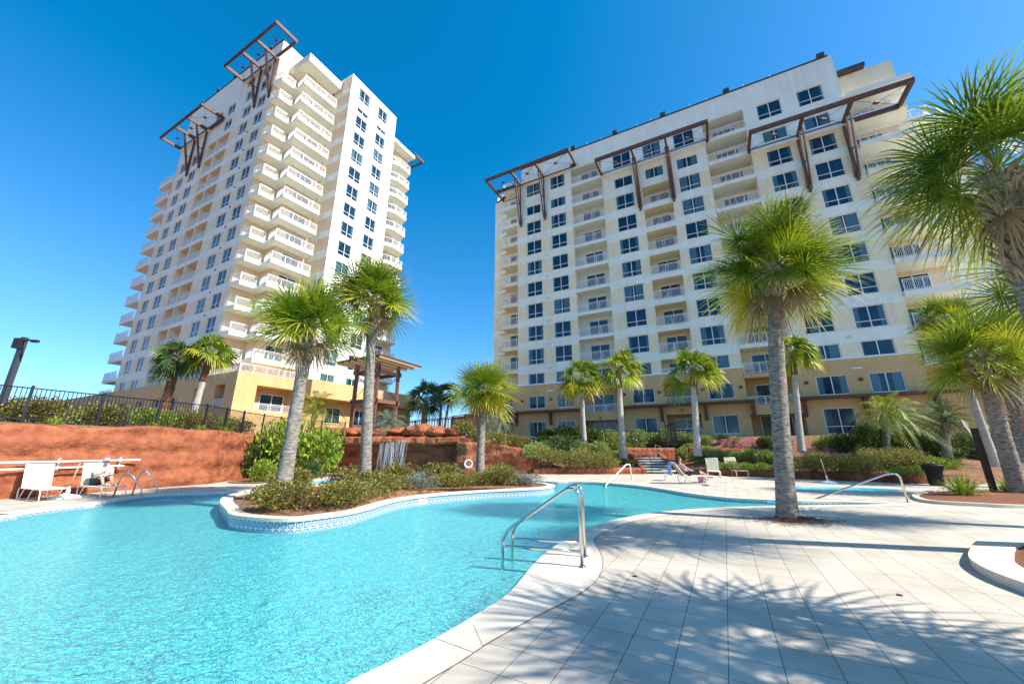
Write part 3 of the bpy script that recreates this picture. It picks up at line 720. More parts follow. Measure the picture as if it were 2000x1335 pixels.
# ---------------- building A: long mid-rise on the right
bA = empty('apartment_block', OA, label='wide cream twelve storey apartment block with three brown trellis frames along its roof', cat='building')
fa = Frame(OA, U, V)
wl = MB(); GZ = 1.0
def win_holes(a0, a1, rows, depth=.2): return [(a0, a1, z0, z1, depth, None) for z0, z1, _ in rows]
def rows_for(kmax, short):
    r = [(9.17, 10.5, 0)]
    for k in range(1, kmax+1):
        if k in short: r.append((FL(k)+.36, FL(k)+1.76, 0))
        else: r.append((FL(k)+.3, FL(k)+2.28, .58))
    return r
def put_windows(par, fr, a0, a1, rows, w=.13):
    for z0, z1, tr in rows: add_window(par, fr, (a0+a1)/2, z0, a1-a0-.004, z1-z0, tr, w)
wincols = []
def bay(mb, par, fr, a0, a1, cols, rows, z0, z1, mf, extra=[], lowrows=[(6.25, 7.75, 0), (3.0, 4.75, 0)]):
    holes = []
    for c0, c1 in cols:
        rr = rows+[r for r in lowrows]
        holes += win_holes(c0, c1, rr); put_windows(par, fr, c0, c1, rr)
    wall(mb, fr, a0, a1, z0, z1, holes+extra, mf)
R9 = rows_for(9, (8,))
# bay 1
bay(wl, bA, fa, 0, 8.0, [(1.4, 3.56), (4.98, 7.14)], R9, GZ, 38.15, bandf(38, white_from=FL(8)-.75))
# bay 2 with its loggias
logA = []
for k in range(1, 8): logA.append((16.7, 19.85, FL(k), FL(k)+2.35, 1.7, CREAM))
logA.append((16.7, 19.85, 9.17, 10.6, 1.7, CREAM)); logA.append((16.7, 19.85, 5.9, 8.1, 1.7, TAN)); logA.append((16.7, 19.85, 2.7, 4.95, 1.7, TAN))
bay(wl, bA, fa, 12.1, 23.9, [(13.56, 15.78), (20.72, 22.94)], rows_for(9, (8,)), GZ, 38.8, bandf(38, white_from=FL(8)-.75), logA+[(17.2, 19.3, FL(8)+.36, FL(8)+1.76, .2, None), (17.2, 19.3, FL(9)+.3, FL(9)+2.28, .2, None)])
add_window(bA, fa, 18.25, FL(8)+.36, 2.1, 1.4, 0); add_window(bA, fa, 18.25, FL(9)+.3, 2.1, 1.98, .58)
# bay 3
bay(wl, bA, fa, 27.96, 36.24, [(29.2, 31.36), (32.75, 34.9)], R9, GZ, 40.55, bandf(40, white_from=FL(8)-.75), lowrows=[(6.1, 7.75, 0), (2.85, 5.0, .6)])
# penthouse wall above bays 1 and 2
wall(wl, fa, .7, 12.1, 38.15, 40.55, [], MatF([], WHITE), w=.006); wall(wl, fa, 12.1, 27.96, 38.8, 40.55, [], MatF([], WHITE))
wall(wl, fa, 23.9, 27.96, 37.8, 38.8, [], MatF([], WHITE)); wall(wl, fa, 8.0, 12.1, 37.6, 38.15, [], MatF([], WHITE))
# recessed balcony shafts
def shaft(mb, par, fr, a0, a1, w, z0, z1, backm, kmax, door=(0, 0), ledge=0.0, lowtan=True, roof=None):
    wall(mb, fr, a0, a1, z0, z1, [], MatF([(-5, 8.1, TAN)], backm), w=w)
    for a in (a0, a1): mb.face([fr.p(a, 0, z0), fr.p(a, w, z0), fr.p(a, w, z1), fr.p(a, 0, z1)], CREAM if z1 > 12 else TAN)
for a0, a1, dep, bm_, dr in ((8.0, 12.1, 1.35, SHADE_TINT, True), (23.9, 27.96, 1.9, CREAM, True)):
    for lo, hi, mm in ((GZ, 9.15, TAN), (9.15, 37.7, bm_)): 
        wall(wl, fa, a0, a1, lo, hi, [], MatF([], mm), w=dep)
        for a in (a0, a1): wl.face([fa.p(a, 0, lo), fa.p(a, dep, lo), fa.p(a, dep, hi), fa.p(a, 0, hi)], mm if mm == TAN else CREAM)
    for k in range(0, 10):
        z = FL(k) if k else 8.45
        balcony(bA, fa, [(a0+.01, dep-.01), (a0+.01, -.08), (a1-.01, -.08), (a1-.01, dep-.01)], z, [(1, 2)], WHITE if k else TAN, .4)
        add_window(bA, fa, (a0+a1)/2+.1, z+.02, 2.3, 2.1, 0, dep-.05, 'door')
    for z in (5.55, 2.6):
        fbox(wl, fa, a0+.01, a1-.01, -.05, dep-.01, z-.9 if z > 3 else 2.0, z, TAN)
        if z > 3: add_rail(bA, fa.p(a0+.05, -.02, z), fa.p(a1-.05, -.02, z), .75, 'balcony_railing')
        add_window(bA, fa, (a0+a1)/2+.1, z+.02, 2.5, 2.05, 0, dep-.05, 'door')
    fbox(wl, fa, a0, a1, -.03, dep, 37.7, 38.0, WHITE)
for k in range(0, 8):
    z = FL(k) if k else 9.15
    add_rail(bA, fa.p(16.75, .06, z), fa.p(19.8, .06, z), 1.0 if k else .5, 'balcony_railing'); add_window(bA, fa, 18.4, (z if k else 8.4)+.02, 2.1, 2.05, 0, 1.62, 'door')
for z in (5.9, 2.75):
    add_rail(bA, fa.p(16.75, .06, z), fa.p(19.8, .06, z), .8, 'balcony_railing'); add_window(bA, fa, 18.4, z+.02, 2.4, 1.85, 0, 1.62, 'door')
# left end: stepped balconies and tan podium
wall(wl, fa, -4.9, 0, 8.9, 38.2, [], bandf(38, white_from=FL(8)-.75), w=2.2)
wl.face([fa.p(0, 0, GZ), fa.p(0, 2.2, GZ), fa.p(0, 2.2, 38.15), fa.p(0, 0, 38.15)], CREAM)
for k in range(1, 11):
    z = FL(k)
    balcony(bA, fa, [(-2.5, 2.19), (-2.5, .25), (-.02, .25), (-.02, 2.19)], z, [(0, 1), (1, 2)], CREAM if k < 8 else WHITE, .5)
    balcony(bA, fa, [(-4.7, 4.6), (-4.7, 2.4), (-2.55, 1.55), (-2.55, 2.18)], z, [(0, 1), (1, 2)], CREAM if k < 8 else WHITE, .5)
    add_window(bA, fa, -1.3, z+.02, 1.9, 2.1, 0, 2.15, 'door')
wall(wl, fa, -7.2, 0, GZ, 8.9, [(-6.3, -4.6, 5.9, 8.0, 1.6, TAN), (-3.4, -.9, 5.9, 8.0, 1.6, TAN), (-3.4, -.9, 2.7, 4.8, 1.6, TAN)], MatF([], TAN), w=.3)
for a0, a1, z in ((-6.25, -4.65, 5.9), (-3.35, -.95, 5.9)): add_rail(bA, fa.p(a0, .38, z), fa.p(a1, .38, z), .7, 'balcony_railing')
add_window(bA, fa, -1.7, 5.95, 1.2, 1.8, 0, 1.8, 'door')
fbox(wl, fa, -7.2, 0, .3, 6, 8.9, 9.0, TAN)
# right end: balconies and set back wall
wall(wl, fa, 36.24, 40.2, GZ, 34.6, [], MatF([(-5, 9.15, TAN)], PEACH), w=2.2)
wl.face([fa.p(36.24, 0, GZ), fa.p(36.24, 2.2, GZ), fa.p(36.24, 2.2, 40.55), fa.p(36.24, 0, 40.55)], CREAM)
wl.face([fa.p(40.2, 2.2, GZ), fa.p(40.2, 5.4, GZ), fa.p(40.2, 5.4, 34.6), fa.p(40.2, 2.2, 34.6)], CREAM)
wall(wl, fa, 40.2, 45.6, GZ, 33.6, [], bandf(40), w=5.4)
for k in range(0, 9):
    z = FL(k) if k else 8.5
    balcony(bA, fa, [(36.27, 2.18), (36.27, -.35), (40.1, -.35), (40.9, 2.4), (40.25, 2.4)], z, [(1, 2), (2, 3)], WHITE, .5)
    balcony(bA, fa, [(40.25, 5.38), (40.25, 2.6), (42.6, 2.5), (43.3, 5.38)], z, [(1, 2), (2, 3)], WHITE, .5)
    add_window(bA, fa, 37.9, z+.02, 2.2, 2.1, 0, 2.14, 'door')
fbox(wl, fa, 36.27, 41.0, -.45, 5.3, 34.6, 35.1, WHITE); fbox(wl, fa, 36.3, 40.6, .9, 12, 35.1, 38.3, CREAM)
fbox(wl, fa, 36.28, 38.6, .4, 3.0, 38.35, 38.75, DARK)
# body and roof
fbox(wl, fa, .7, 35.84, .2, 13, 40.2, 40.5, WHITE)
wl.face([fa.p(35.85,0,34), fa.p(35.85,13,34), fa.p(35.85,13,40.55), fa.p(35.85,0,40.55)], WHITE)
wl.face([fa.p(36.24,5,GZ), fa.p(36.24,13,GZ), fa.p(36.24,13,35), fa.p(36.24,5,35)], WHITE)
wl.face([fa.p(.7,0,38), fa.p(.7,13,38), fa.p(.7,13,40.55), fa.p(.7,0,40.55)], WHITE)
for a, zt in ((-4.9, 38.2), (45.6, 33.6)): wl.face([fa.p(a,2.2 if a < 0 else 5.4,GZ), fa.p(a,13,GZ), fa.p(a,13,zt), fa.p(a,2.2 if a < 0 else 5.4,zt)], CREAM)
wl.face([fa.p(-4.9,13,GZ), fa.p(45.6,13,GZ), fa.p(45.6,13,33.6), fa.p(-4.9,13,38)], CREAM)
wl.face([fa.p(-4.9,2.2,38.2), fa.p(0,0,38.15), fa.p(0,13,38.15), fa.p(-4.9,13,38.2)], DARK)
part(wl, 'wall', BM, bA)
q = MB()
for a0, a1 in ((0, 8.0), (12.1, 23.9), (27.96, 36.24)): fbox(q, fa, a0-.03, a1+.03, -.07, -.003, 9.06, 9.17, 0)
part(q, 'string_course', 'white_paint', bA)
q = MB(); fbox(q, fa, .6, 35.95, -.10, .25, 40.55, 40.68, 0); part(q, 'parapet_cap', 'roof_dark', bA)
for a in (8.6, 14.2, 20.0, 26.8, 35.4):
    q = MB(); fbox(q, fa, a-.3, a+.3, -.22, .2, 40.69, 41.15, 0); part(q, 'parapet_block', 'roof_dark', bA)  # small dark boxes spaced along the parapet, no lamps in them
for a in (10.5, 12.4, 17, 18.6, 23, 24.8, 28.5, 31):
    q = MB(); q.tube([fa.p(a, .1, 40.69), fa.p(a, .1, 41.05)], .03, 5); part(q, 'lightning_rod', 'white_paint', bA)
for a0, a1, z in ((0, 8.0, 38.15), (12.1, 23.9, 35.0), (27.96, 36.24, 31.95)):
    q = MB(); fbox(q, fa, a0-.1, a1+.1, -.42, -.002, z-.34, z, 0); part(q, 'cornice', 'stucco_white', bA)
trellis(bA, fa, -3.4, 8.95, 38.0, (.6, 4.2), drop=6.5)
trellis(bA, fa, 12.1, 24.3, 35.0, (16.35, 20.0), drop=6.0)
trellis(bA, fa, 27.6, 39.7, 31.95, (31.95, 35.56), drop=6.0)
q = MB(); q.bar(fa.p(-3.3, -3.2, 38.0), fa.p(-3.3, 3.0, 38.0), .22, .42); q.bar(fa.p(-3.3, 2.0, 38.0), fa.p(0, 2.0, 38.0), .22, .42); part(q, 'roof_trellis', 'trellis_brown', bA)
# ledge over the ground floor with brackets
for a0, a1, br in ((-7.4, 8.25, (-.2, 4.25, 8.05)), (12.0, 24.4, (12.3, 18.3-2.0, 20.3, 24.2)), (27.7, 41.5, (28.0, 32.1, 36.3, 40))):
    q = MB(); fbox(q, fa, a0, a1, -.75, -.003, 5.75, 5.98, 0); part(q, 'ledge', 'trellis_brown', bA)
    for a in br:
        q = MB(); q.hexa([fa.p(a-.14,-.12,4.3), fa.p(a+.14,-.12,4.3), fa.p(a+.14,-.004,4.3), fa.p(a-.14,-.004,4.3), fa.p(a-.14,-.6,5.75), fa.p(a+.14,-.6,5.75), fa.p(a+.14,-.004,5.75), fa.p(a-.14,-.004,5.75)])
        part(q, 'bracket', 'trellis_brown', bA)
for a in (-6.9, -4.0, .55, 4.3, 12.75, 16.25, 20.3, 23.5, 28.5, 32.2):
    q = MB(); q.tube([fa.p(a, -.004, 7.25), fa.p(a, -.10, 7.25)], .16, 12); part(q, 'wall_lamp', 'sconce', bA)
for a in (4.3, 32.1):
    for k in range(1, 9):
        q = MB(); fbox(q, fa, a-.2, a+.2, -.05, -.004, FL(k)-.42, FL(k)-.27, 0); part(q, 'vent', 'concrete', bA)
    q = MB(); fbox(q, fa, a-.35, a+.35, -.12, -.004, 8.15, 8.27, 0); part(q, 'vent', 'white_paint', bA)
for a, z in ((10.0, 4.9), (18.2, 5.35), (26, 5.3), (17.9, 8.45)):
    q = MB(); q.tube([fa.p(a, -.05, z), fa.p(a, -.16, z)], .09, 10); part(q, 'lamp', 'sconce', bA)

# ---------------- building B: tall tower on the left
bB = empty('apartment_tower', OB, label='tall cream apartment tower with brown roof trellises and stacks of white balconies', cat='building')
fs = Frame(OB+V*(-7.0), U, V)        # shaded window front
fb = Frame(OB, V, -U)                # sunlit front
wb = MB()
mfB = bandf(50, white_from=FL(13)+.2)
cols = [(-30.95, -28.85), (-27.2, -24.9), (-13.9, -11.7), (-10.2, -8.1)]
rowsB = rows_for(12, ()); rowsB2 = rows_for(14, ())
holes = []
for i, (c0, c1) in enumerate(cols):
    rr = rowsB if i < 2 else rowsB2
    holes += win_holes(c0, c1, rr); put_windows(bB, fs, c0, c1, rr)
for k in range(0, 13):
    z = FL(k) if k else 9.17
    for c0, c1, b_ in ((-22.6, -20.0, PEACH), (-19.75, -16.4, SHADE_TINT)):
        holes.append((c0, c1, z, z+2.4 if k else 10.6, 1.6, b_)); add_rail(bB, fs.p(c0+.04, .06, z), fs.p(c1-.04, .06, z), 1.0 if k else .5, 'balcony_railing')
        if b_ == SHADE_TINT: add_window(bB, fs, -17.6, (z if k else 8.4)+.02, 1.6, 2.1, 0, 1.55, 'door')
for a0, a1, z0 in ((-18.9, -16.6, 50.5), (-18.9, -16.6, 47.6), (-22.5, -20.2, 50.5), (-14.3, -12.3, 53.6), (-10.4, -8.3, 53.5)):
    holes.append((a0, a1, z0, z0+1.9, .2, None)); add_window(bB, fs, (a0+a1)/2, z0, a1-a0-.004, 1.9, .58)
wall(wb, fs, -32.4, -6.4, 9.15, 58.2, holes, mfB)
# corner recess walls: (u,v) polyline in OB axes
def uvp(u, v, z): return OB+U*u+V*v+Vector((0, 0, z))
def uvwall(mb, u0, v0, u1, v1, z0, z1, mf):
    zz = sorted(set([z0, z1]+[b for b in mf.breaks if z0 < b < z1]))
    for i in range(len(zz)-1): mb.face([uvp(u0,v0,zz[i]), uvp(u1,v1,zz[i]), uvp(u1,v1,zz[i+1]), uvp(u0,v0,zz[i+1])], mf((zz[i]+zz[i+1])/2))
mfP = MatF([(-5, 9.15, TAN)], PEACH); mfC = bandf(60, low=PEACH)
uvwall(wb, -6.4, -7.0, -6.4, -4.2, 9.0, 58.2, mfP); uvwall(wb, -6.4, -4.2, -3.9, -4.2, 9.0, 53.6, mfP); uvwall(wb, -3.9, -4.2, -3.9, 0, 9.0, 53.6, mfP); uvwall(wb, -3.9, 0, 0, 0, 9.0, 55.85, mfC)
uvwall(wb, -6.4, -4.2, -6.4, 12, 53, 58.2, MatF([], WHITE))
for k in range(1, 15):
    z = FL(k); fo = Frame(OB, U, V)
    balcony(bB, fo, [(-6.38, -7.25), (-4.62, -7.0), (-4.42, -5.3), (-4.42, -4.25), (-6.38, -4.25)], z, [(0, 1), (1, 2)], WHITE, .5)
    balcony(bB, fo, [(-4.4, -4.25), (-4.4, -5.05), (-2.35, -5.3), (-2.05, -.55), (-3.88, -.55), (-3.88, -4.25)], z, [(1, 2), (2, 3)], WHITE, .5)
    fz = Frame(OB+U*(-3.9), V, -U)
    add_window(bB, fz, -2.2, z+.02, 2.3, 2.1, 0, -.05, 'door')
fbox(wb, Frame(OB, U, V), -6.4, -2.0, -5.4, -.3, 53.6, 54.9, WHITE)
# sunlit slab
rw = rows_for(13, ())+[(50.35, 51.05, 0), (52.55, 54.7, .6)]
hb = []
for c0, c1 in ((1.45, 3.5), (5.15, 7.1)):
    hb += win_holes(c0, c1, rw); put_windows(bB, fb, c0, c1, rw)
wall(wb, fb, 0, 8.9, 9.15, 55.85, hb, MatF([(-5, 9.15, TAN)], WHITE))
wb.face([fb.p(8.9,0,9), fb.p(8.9,14,9), fb.p(8.9,14,55.85), fb.p(8.9,0,55.85)], WHITE); wb.face([fb.p(0,0,55.85), fb.p(8.9,0,55.85), fb.p(8.9,14,55.85), fb.p(0,14,55.85)], DARK)
# right wing behind
wall(wb, fb, 8.9, 13.6, 9.0, 51.0, [], mfP, w=1.4)
wb.face([fb.p(13.6,1.4,9), fb.p(13.6,14,9), fb.p(13.6,14,51), fb.p(13.6,1.4,51)], CREAM)
fbox(wb, fb, 8.92, 13.7, -.2, 14, 51, 51.6, WHITE)
for k in range(1, 14):
    z = FL(k)
    balcony(bB, fb, [(8.93, 1.38), (8.93, .2), (10.2, -.5), (12.6, -.5), (13.3, 1.38)], z, [(1, 2), (2, 3), (3, 4)], WHITE, .5)
    add_window(bB, fb, 10.9, z+.02, 2.0, 2.1, 0, 1.34, 'door')
# left end stepped balconies
wall(wb, fs, -36.6, -32.4, 9.0, 50.2, [], mfP, w=2.4); wb.face([fs.p(-32.4,0,9), fs.p(-32.4,3,9), fs.p(-32.4,3,58.2), fs.p(-32.4,0,58.2)], WHITE)
for k in range(0, 13):
    z = FL(k) if k else 8.7
    balcony(bB, fs, [(-32.42, 2.38), (-32.42, -.25), (-36.9, -.25), (-36.9, 2.38)], z, [(1, 2), (2, 3)], WHITE, .5)
wb.face([fs.p(-32.4,0,58.2), fs.p(-6.4,0,58.2), fs.p(-6.4,14,58.2), fs.p(-32.4,14,58.2)], DARK); wb.face([fs.p(-36,3,9), fs.p(-36,14,9), fs.p(-36,14,50.2), fs.p(-36,3,50.2)], CREAM)
wb.face([fs.p(-36,14,9), fs.p(-6,21,9), fs.p(-6,21,56), fs.p(-36,14,50)], CREAM)
# podium
fo = Frame(OB, U, V)
fp1 = Frame(OB+V*(-7.6), U, V); hp = []
for c0, c1 in ((-7.9, -5.7), (-3.6, -1.7)): hp.append((c0, c1, 5.6, 8.0, 1.6, TAN)); add_rail(bB, fp1.p(c0+.04, .06, 5.6), fp1.p(c1-.04, .06, 5.6), .9, 'balcony_railing')
lowp = [(-13.5, -11.4), (-17.5, -15), (-22, -20), (-27, -25), (-31, -29), (-36, -34), (-41, -39), (-46, -44)]
for c0, c1 in lowp: hp.append((c0, c1, 4.6, 7.3, .5, None)); add_window(bB, fp1, (c0+c1)/2, 4.6, c1-c0-.01, 2.7, 0, .3, 'door')
hp.append((-3.4, -1.4, 2.6, 4.6, 1.4, TAN))
wall(wb, fp1, -58, .2, 1.5, 9.15, hp, MatF([], TAN))
fp2 = Frame(OB+U*.2, V, -U)
wall(wb, fp2, -7.6, -.9, 1.5, 9.15, [(-5.6, -1.3, 5.4, 8.0, 1.7, TAN)], MatF([], TAN)); add_window(bB, fp2, -3.0, 5.5, 2.6, 1.9, 0, 1.62, 'door')
add_rail(bB, fp2.p(-5.55, .02, 5.4), fp2.p(-1.35, .02, 5.4), .75, 'balcony_railing')
wb.face([fo.p(-58,-7.6,9.15), fo.p(.2,-7.6,9.15), fo.p(.2,-.9,9.15), fo.p(-58,-.9,9.15)], TAN)
fbox(wb, fo, -3.8, 2.1, -.9, 17, 7.3, 9.25, TAN); fbox(wb, fo, -3.8, .3, -.88, 17, 1.5, 7.3, TAN)
add_rail(bB, fo.p(-6.3, -7.45, 9.15), fo.p(.05, -7.45, 9.15), .85, 'terrace_railing'); add_rail(bB, fo.p(.05, -7.4, 9.15), fo.p(.05, -1.0, 9.15), .85, 'terrace_railing')
fbw = Frame(OB+U*.305, V, -U)
for a in (3.5, 7.5, 12.0): add_window(bB, fbw, a, 4.6, 2.2, 1.9, 0, -.04, 'door')
part(wb, 'wall', BM, bB)
q = MB(); fbox(q, fs, -32.5, -6.35, -.07, -.003, 9.16, 9.28, 0); part(q, 'string_course', 'white_paint', bB)
q = MB(); fbox(q, fs, -32.45, -6.3, -.1, .2, 58.2, 58.32, 0); part(q, 'parapet_cap', 'roof_dark', bB)
for a in (-29, -24, -19, -14, -9.5): q = MB(); fbox(q, fs, a-.3, a+.3, -.2, .2, 58.33, 58.75, 0); part(q, 'parapet_block', 'roof_dark', bB)  # plain dark parapet boxes, not lamps
trellis(bB, fs, -14.9, -2.3, 55.0, (-10.5, -7.0), drop=6.7, reach=3.0)
trellis(bB, fs, -32.2, -18.9, 50.1, (-27.4, -23.6), drop=6.7, reach=3.0)
trellis(bB, Frame(OB+V*13.8, U, -V), -3.5, .1, 52.2, (), reach=2.2)
for a0, a1, z in ((-15.2, -6.4, 55.0), (-32.4, -23.0, 50.1)):
    q = MB(); fbox(q, fs, a0, a1, -.35, -.002, z-.34, z, 0); part(q, 'cornice', 'stucco_white', bB)
for k in range(1, 13):
    q = MB(); fbox(q, fs, -11.1, -10.8, -.06, -.004, FL(k)-.35, FL(k)-.2, 0); part(q, 'vent', 'dark_brown_metal', bB)

# ================================================================== VEGETATION
def blade(mb, E_, d, n, L, w_, droop, tint, seg=3):
    wd = n.cross(d).normalized(); base = len(mb.v); ts = [i/seg for i in range(seg+1)]
    for i, t in enumerate(ts):
        p = E_+d*(L*t)-Z3*(droop*L*t*t*t)
        ww = w_*(.35+1.3*t if t < .45 else (1-t)/.55*.94+.04)
        tn = min(1, max(0, tint+.22*(t-.5)))
        if i == seg: mb.v.append(tuple(p)); mb.t.append(min(1, tn+.15))
        else:
            mb.v += [tuple(p-wd*ww/2), tuple(p+wd*ww/2)]; mb.t += [tn, tn]
    for i in range(seg-1):
        a = base+2*i; mb.f.append((a, a+1, a+3, a+2)); mb.m.append(0)
    a = base+2*(seg-1); mb.f.append((a, a+1, a+2)); mb.m.append(0)
def fan_crown(top, Rr, nf, seed, nb=26, bw=.035, wind=0.0, elev=(82, -48), petiole=.48, spread=135, droop=.16, yellow=.4, seg=3):
    rnd = random.Random(seed); mb = MB(); top = Vector(top)
    for i in range(nf):
        q = (i+.5)/nf; a = i*2.39996+rnd.uniform(-.3, .3); el = R(elev[0]+(elev[1]-elev[0])*q**.85+rnd.uniform(-9, 9))
        d = Vector((math.cos(a)*math.cos(el), math.sin(a)*math.cos(el), math.sin(el)))
        if wind: d = (d+Vector((wind, -wind*.2, 0))*(.4+.6*rnd.random())).normalized()
        L0 = Rr*petiole*rnd.uniform(.5, 1.25); side = d.cross(Z3)
        side = side.normalized() if side.length > .05 else Vector((1, 0, 0))
        p1 = top+d*L0*.5; p2 = top+d*L0-Z3*L0*.10
        st = top+Z3*rnd.uniform(-.25, .1)*.8
        n0 = len(mb.v); mb.tube([st, p1, p2], [.022, .015, .011], 4, 0, False); tn0 = .45+rnd.uniform(-.05, .1)
        mb.t += [tn0]*(len(mb.v)-n0)
        d2 = (d-Z3*(.02+.22*q)).normalized(); side = d2.cross(Z3); side = side.normalized() if side.length > .05 else Vector((1, 0, 0))
        side = (Matrix.Rotation(rnd.uniform(-1.15, 1.15), 3, d2) @ side); nrm = side.cross(d2).normalized()
        tf = rnd.uniform(.12, .5)+yellow*max(0, q-.55)*2.0*rnd.random()+(.25 if rnd.random() < .12 else 0)
        LB = Rr*(1-petiole*.75)*rnd.uniform(.88, 1.1); ft = 0
        for k in range(nb):
            ph = R(spread)*(2*(k+.5)/nb-1); c, s_ = math.cos(ph), math.sin(ph)
            dd = (d2*c+side*s_+nrm*(.22*abs(s_)+rnd.uniform(-.09, .09))).normalized()
            if wind: dd = (dd+Vector((wind*.8, 0, 0))).normalized()
            blade(mb, p2+d2*.02, dd, nrm, LB*(.72+.28*c)*rnd.uniform(.9, 1.06), bw*rnd.uniform(.8, 1.2), droop*rnd.uniform(.5, 1.6), tf+rnd.uniform(-.12, .12), seg)
    return mb
def feather_crown(top, Rr, nf, seed, nl=26, wind=0, elev=(80, -15), arch=.9):
    rnd = random.Random(seed); mb = MB(); top = Vector(top)
    for i in range(nf):
        q = (i+.5)/nf; a = i*2.39996+rnd.uniform(-.2, .2); el = R(elev[0]+(elev[1]-elev[0])*q)
        d = Vector((math.cos(a)*math.cos(el), math.sin(a)*math.cos(el), math.sin(el))); L = Rr*rnd.uniform(1.0, 1.25)
        pts = []
        for k in range(9):
            t = k/8; pts.append(top+d*L*t+Vector((wind, 0, 0))*L*t*t*.5-Z3*arch*L*t*t*(.35+.5*math.cos(el)))
        n0 = len(mb.v); mb.tube(pts, [.022*(1-.8*k/8) for k in range(9)], 4, 0, False); mb.t += [.5]*(len(mb.v)-n0)
        for k in range(nl):
            t = .18+.8*k/nl; f = t*8; j = min(7, int(f)); p = pts[j].lerp(pts[j+1], f-j); tg = (pts[j+1]-pts[j]).normalized()
            sd = tg.cross(Z3); sd = sd.normalized() if sd.length > .05 else Vector((1, 0, 0)); up = sd.cross(tg)
            for sg in (-1, 1):
                dd = (sd*sg*.75+tg*.6+up*.35).normalized()
                blade(mb, p, dd, up, Rr*.30*math.sin(3.14*(.12+.8*t)), .022, .7, .3+rnd.uniform(-.2, .4), 2)
    return mb
def trunk_mesh(base, top, r0, r1, seed, bend=0.0, flare=1.25, seg=14):
    rnd = random.Random(seed); mb = MB(); base, top = Vector(base), Vector(top); L = (top-base).length; n = max(8, int(L/.09)); pts = []; rr = []
    sd = Vector((rnd.uniform(-1, 1), rnd.uniform(-1, 1), 0)).normalized()
    for i in range(n+1):
        t = i/n; pts.append(base.lerp(top, t)+sd*bend*math.sin(3.14*t)); r = r0+(r1-r0)*t
        r *= 1+(flare-1)*math.exp(-t*L/.35)+.03*rnd.uniform(-1, 1)+.04*noise.noise(Vector((t*L*1.7, seed, 0))); rr.append(r)
    mb.tube(pts, rr, seg); return mb, pts, rr
def boots_mesh(pts, rr, length, n, seed, size=.22):
    rnd = random.Random(seed); mb = MB(); tot = 0; idx = len(pts)-1; 
    while idx > 0 and (pts[-1]-pts[idx]).length < length: idx -= 1
    for i in range(n):
        t = (i+.5)/n; f = idx+(len(pts)-1-idx)*t; j = min(len(pts)-2, int(f)); c = pts[j].lerp(pts[j+1], f-j); r = rr[j]; a = i*2.39996
        d = Vector((math.cos(a), math.sin(a), 0)); s = size*rnd.uniform(.7, 1.2); o = c+d*r*.7; tip = o+d*s*.55+Z3*s*.85+Vector((rnd.uniform(-.3,.3), rnd.uniform(-.3,.3), 0))*s*.5
        sd = Vector((-d.y, d.x, 0))
        for sg in (-1, 1): mb.bar(o+sd*sg*.045*rnd.uniform(.7, 1.3)-Z3*.03, tip+sd*sg*.015, .04, .022)
    return mb
def palm(label, base, top, Rr, seed, r0=.2, r1=.17, kind='fan', group=None, trunk='trunk_grey', leaf='palm_leaf', boots=(.8, 44), nf=44, bend=0.05, upper=None, bsize=.28, **kw):
    base, top = Vector(base), Vector(top)
    e = empty('palm_tree', base, label=label, cat='palm tree', group=group)
    tm, pts, rr = trunk_mesh(base, top, r0, r1, seed, bend)
    rel(tm.build('trunk', trunk, smooth=True), e)
    if upper:
        um = MB(); k = int(len(pts)*(1-upper)); um.tube(pts[k:], [x*1.18+.02*math.sin(i) for i, x in enumerate(rr[k:])], 12); rel(um.build('trunk_sheath', 'trunk_brown', smooth=True), e)
    if boots: rel(boots_mesh(pts, rr, boots[0], boots[1], seed, bsize).build('frond_stubs', 'boot'), e)
    c = (fan_crown if kind == 'fan' else feather_crown)(top+Z3*.12, Rr, nf, seed, **kw)
    rel(c.build('crown', leaf), e)
    if kind == 'fan' and Rr > 1.6 and trunk == 'trunk_grey' and base.y < 25:
        rel(fan_crown(top-Z3*.1, Rr*.62, 6, seed+9, nb=18, bw=.05, elev=(-38, -72), droop=.5, spread=70).build('dead_fronds', 'dead_leaf'), e)
    if kind == 'fan' and Rr > 1.4 and trunk == 'trunk_grey':   # a few pale flower stalks and dead fronds hanging under the crown
        rnd = random.Random(seed+5); st_ = MB()
        for i in range(7):
            a = rnd.uniform(0, 6.28); d = Vector((math.cos(a), math.sin(a), 0)); st_.tube([top, top+d*.35+Z3*.05, top+d*.6-Z3*.22*rnd.uniform(.2, 2)], [.014, .012, .005], 5)
        rel(st_.build('dead_stalk', 'boot'), e)
    return e
palm('tall cabbage palm with grey trunk rising from the paved deck right of the pool', (6.49, 9.75, 0), AT(1512, 532, 9.6), 2.1, 11, .205, .165, nf=54, nb=40, bw=.042, seg=4, boots=(.75, 80), bsize=.34, droop=.17, petiole=.5, elev=(88, -40), yellow=.55)
palm('full round cabbage palm at the left end of the island planter', AT(550, 966, 12), AT(603, 642, 12.2), 1.95, 12, .215, .165, nf=54, nb=28, bw=.052, boots=(1.2, 60), elev=(88, -24), yellow=.5)
palm('taller slim cabbage palm second from left on the island planter', AT(712, 955, 13.9), AT(730, 588, 13.9), 2.0, 13, .205, .15, nf=48, nb=28, bw=.056, boots=(1.6, 90), elev=(88, -24), yellow=.6)
palm('short cabbage palm with yellowing fronds at the right end of the island planter', AT(937, 948, 17.8), AT(946, 765, 17.8), 1.75, 14, .20, .16, nf=46, nb=26, bw=.055, boots=(.9, 40), yellow=.75)
palm('close cabbage palm with shaggy trunk cut off by the top right edge of the photo', (9.2, 6.6, .15), AT(1950, 345, 5.75), 2.15, 15, .20, .20, nf=38, nb=40, bw=.034, seg=5, boots=(2.0, 150), droop=.30, yellow=.35, elev=(84, -30), bsize=.3)
